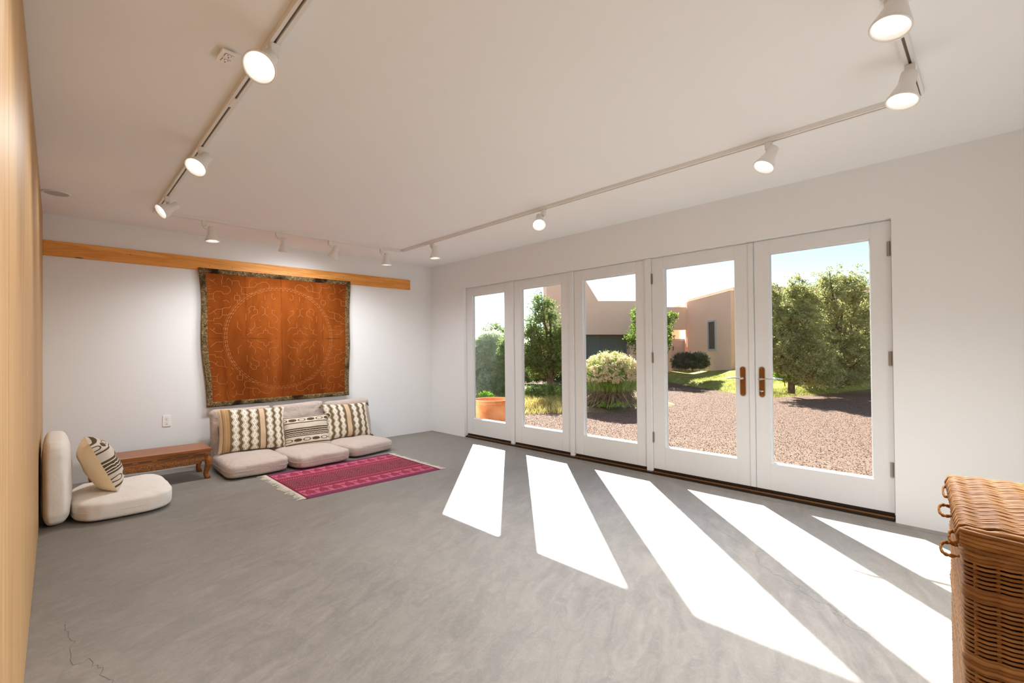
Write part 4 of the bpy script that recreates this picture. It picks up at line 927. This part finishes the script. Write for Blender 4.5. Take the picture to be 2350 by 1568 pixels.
def slab(s0, s1, z0, z1, d0, d1): return MB().prism([tuple(NB+fd*s0+fn_*d0-O+Vector((0, 0, z0))), tuple(NB+fd*s1+fn_*d0-O+Vector((0, 0, z0))), tuple(NB+fd*s1+fn_*d0-O+Vector((0, 0, z1))), tuple(NB+fd*s0+fn_*d0-O+Vector((0, 0, z1)))], tuple(fn_*(d1-d0)))
zt_, zb_ = w0_.z, w1_.z; lo_, hi_ = min(a_, b_), max(a_, b_); t_ = .07
wf = MB()
for q in ((lo_-t_, lo_, zb_-t_, zt_+t_), (hi_, hi_+t_, zb_-t_, zt_+t_), (lo_, hi_, zt_, zt_+t_), (lo_, hi_, zb_-t_, zb_)): s_ = slab(*q, .0, .05); wf.add(s_.v, s_.f)
wfo = wf.obj('window_frame', 'gate', hs); slab(lo_, hi_, zb_, zt_, .0, .012).obj('pane', 'darkglass', wfo)
# garage with tall shouldered tower and recessed door, gateway between the two buildings
ga = empty('garage', tuple(ground_pt(1400, 22.6)), 'salmon stucco garage with sloping tower and dark panelled door', 'garage')
go = Vector(ga.location)
def facepoly(pts, Z, depth, mat, name, par, zmin=None):
    o_ = Vector(par.location); P3 = [Vector(at(a, b, Z))-o_ for a, b in pts]
    return MB().prism([tuple(q) for q in P3], tuple(Vector((CF[0], CF[1], 0)).normalized()*depth)).obj(name, mat, par)
facepoly([(1254, 868), (1254, 560), (1292, 560), (1373, 691), (1334, 691), (1334, 868)], 22.61, 2.2, 'stucco', 'tower', ga)
facepoly([(1335, 768), (1335, 691), (1470, 691), (1470, 768)], 22.62, 4.0, 'stucco', 'lintel', ga)
facepoly([(1446, 868), (1446, 768.2), (1470, 768.2), (1470, 868)], 22.63, 3.5, 'stucco', 'pier', ga)
gd = facepoly([(1325, 866), (1325, 766), (1447, 766), (1447, 866)], 23.3, .06, 'garagedoor', 'garage_door', ga)
for k in range(4): facepoly([(1327, 866-k*24.3), (1327, 843.5-k*24.3), (1445.5, 843.5-k*24.3), (1445.5, 866-k*24.3)], 23.27, .025, 'garagedoor', 'panel', gd)
gw = empty('gateway', tuple(ground_pt(1520, 22.5)), 'stucco gateway beam joining garage and house', 'gateway')
facepoly([(1471, 757), (1471, 705), (1576, 705), (1576, 757)], 22.55, .5, 'stucco', 'beam', gw)
facepoly([(1471, 866), (1471, 757.5), (1541, 757.5), (1541, 866)], 22.56, .5, 'stucco', 'pier', gw)
gt = empty('yard_gate', tuple(ground_pt(1557, 22.9)), 'pale grey solid gate under the stucco gateway beam', 'gate')
facepoly([(1536, 856), (1536, 779), (1576, 779), (1576, 856)], 23.1, .05, 'gate', 'gate_leaf', gt)
facepoly([(1536, 783), (1536, 778), (1576, 778), (1576, 783)], 23.07, .03, 'gate', 'top_rail', gt)
MB().tube([(0, 0, .9), (0, 0, 1.1)], .02, 6).obj('latch', 'dark', gt).location = Vector(at(1545, 800, 23.02))-Vector(gt.location)-Vector((0, 0, 1.0))
tree('juniper_tree', 'small far-off juniper seen above the pale gate', 'tree', base_at(1549, 34, .3), [B(1548, 772, 34, 7, 9), B(1547, 762, 34, 3, 7), B(1556, 777, 34, 7, 5)], 300, .14, 8, .014, 'juniper', .08, upb=.7)
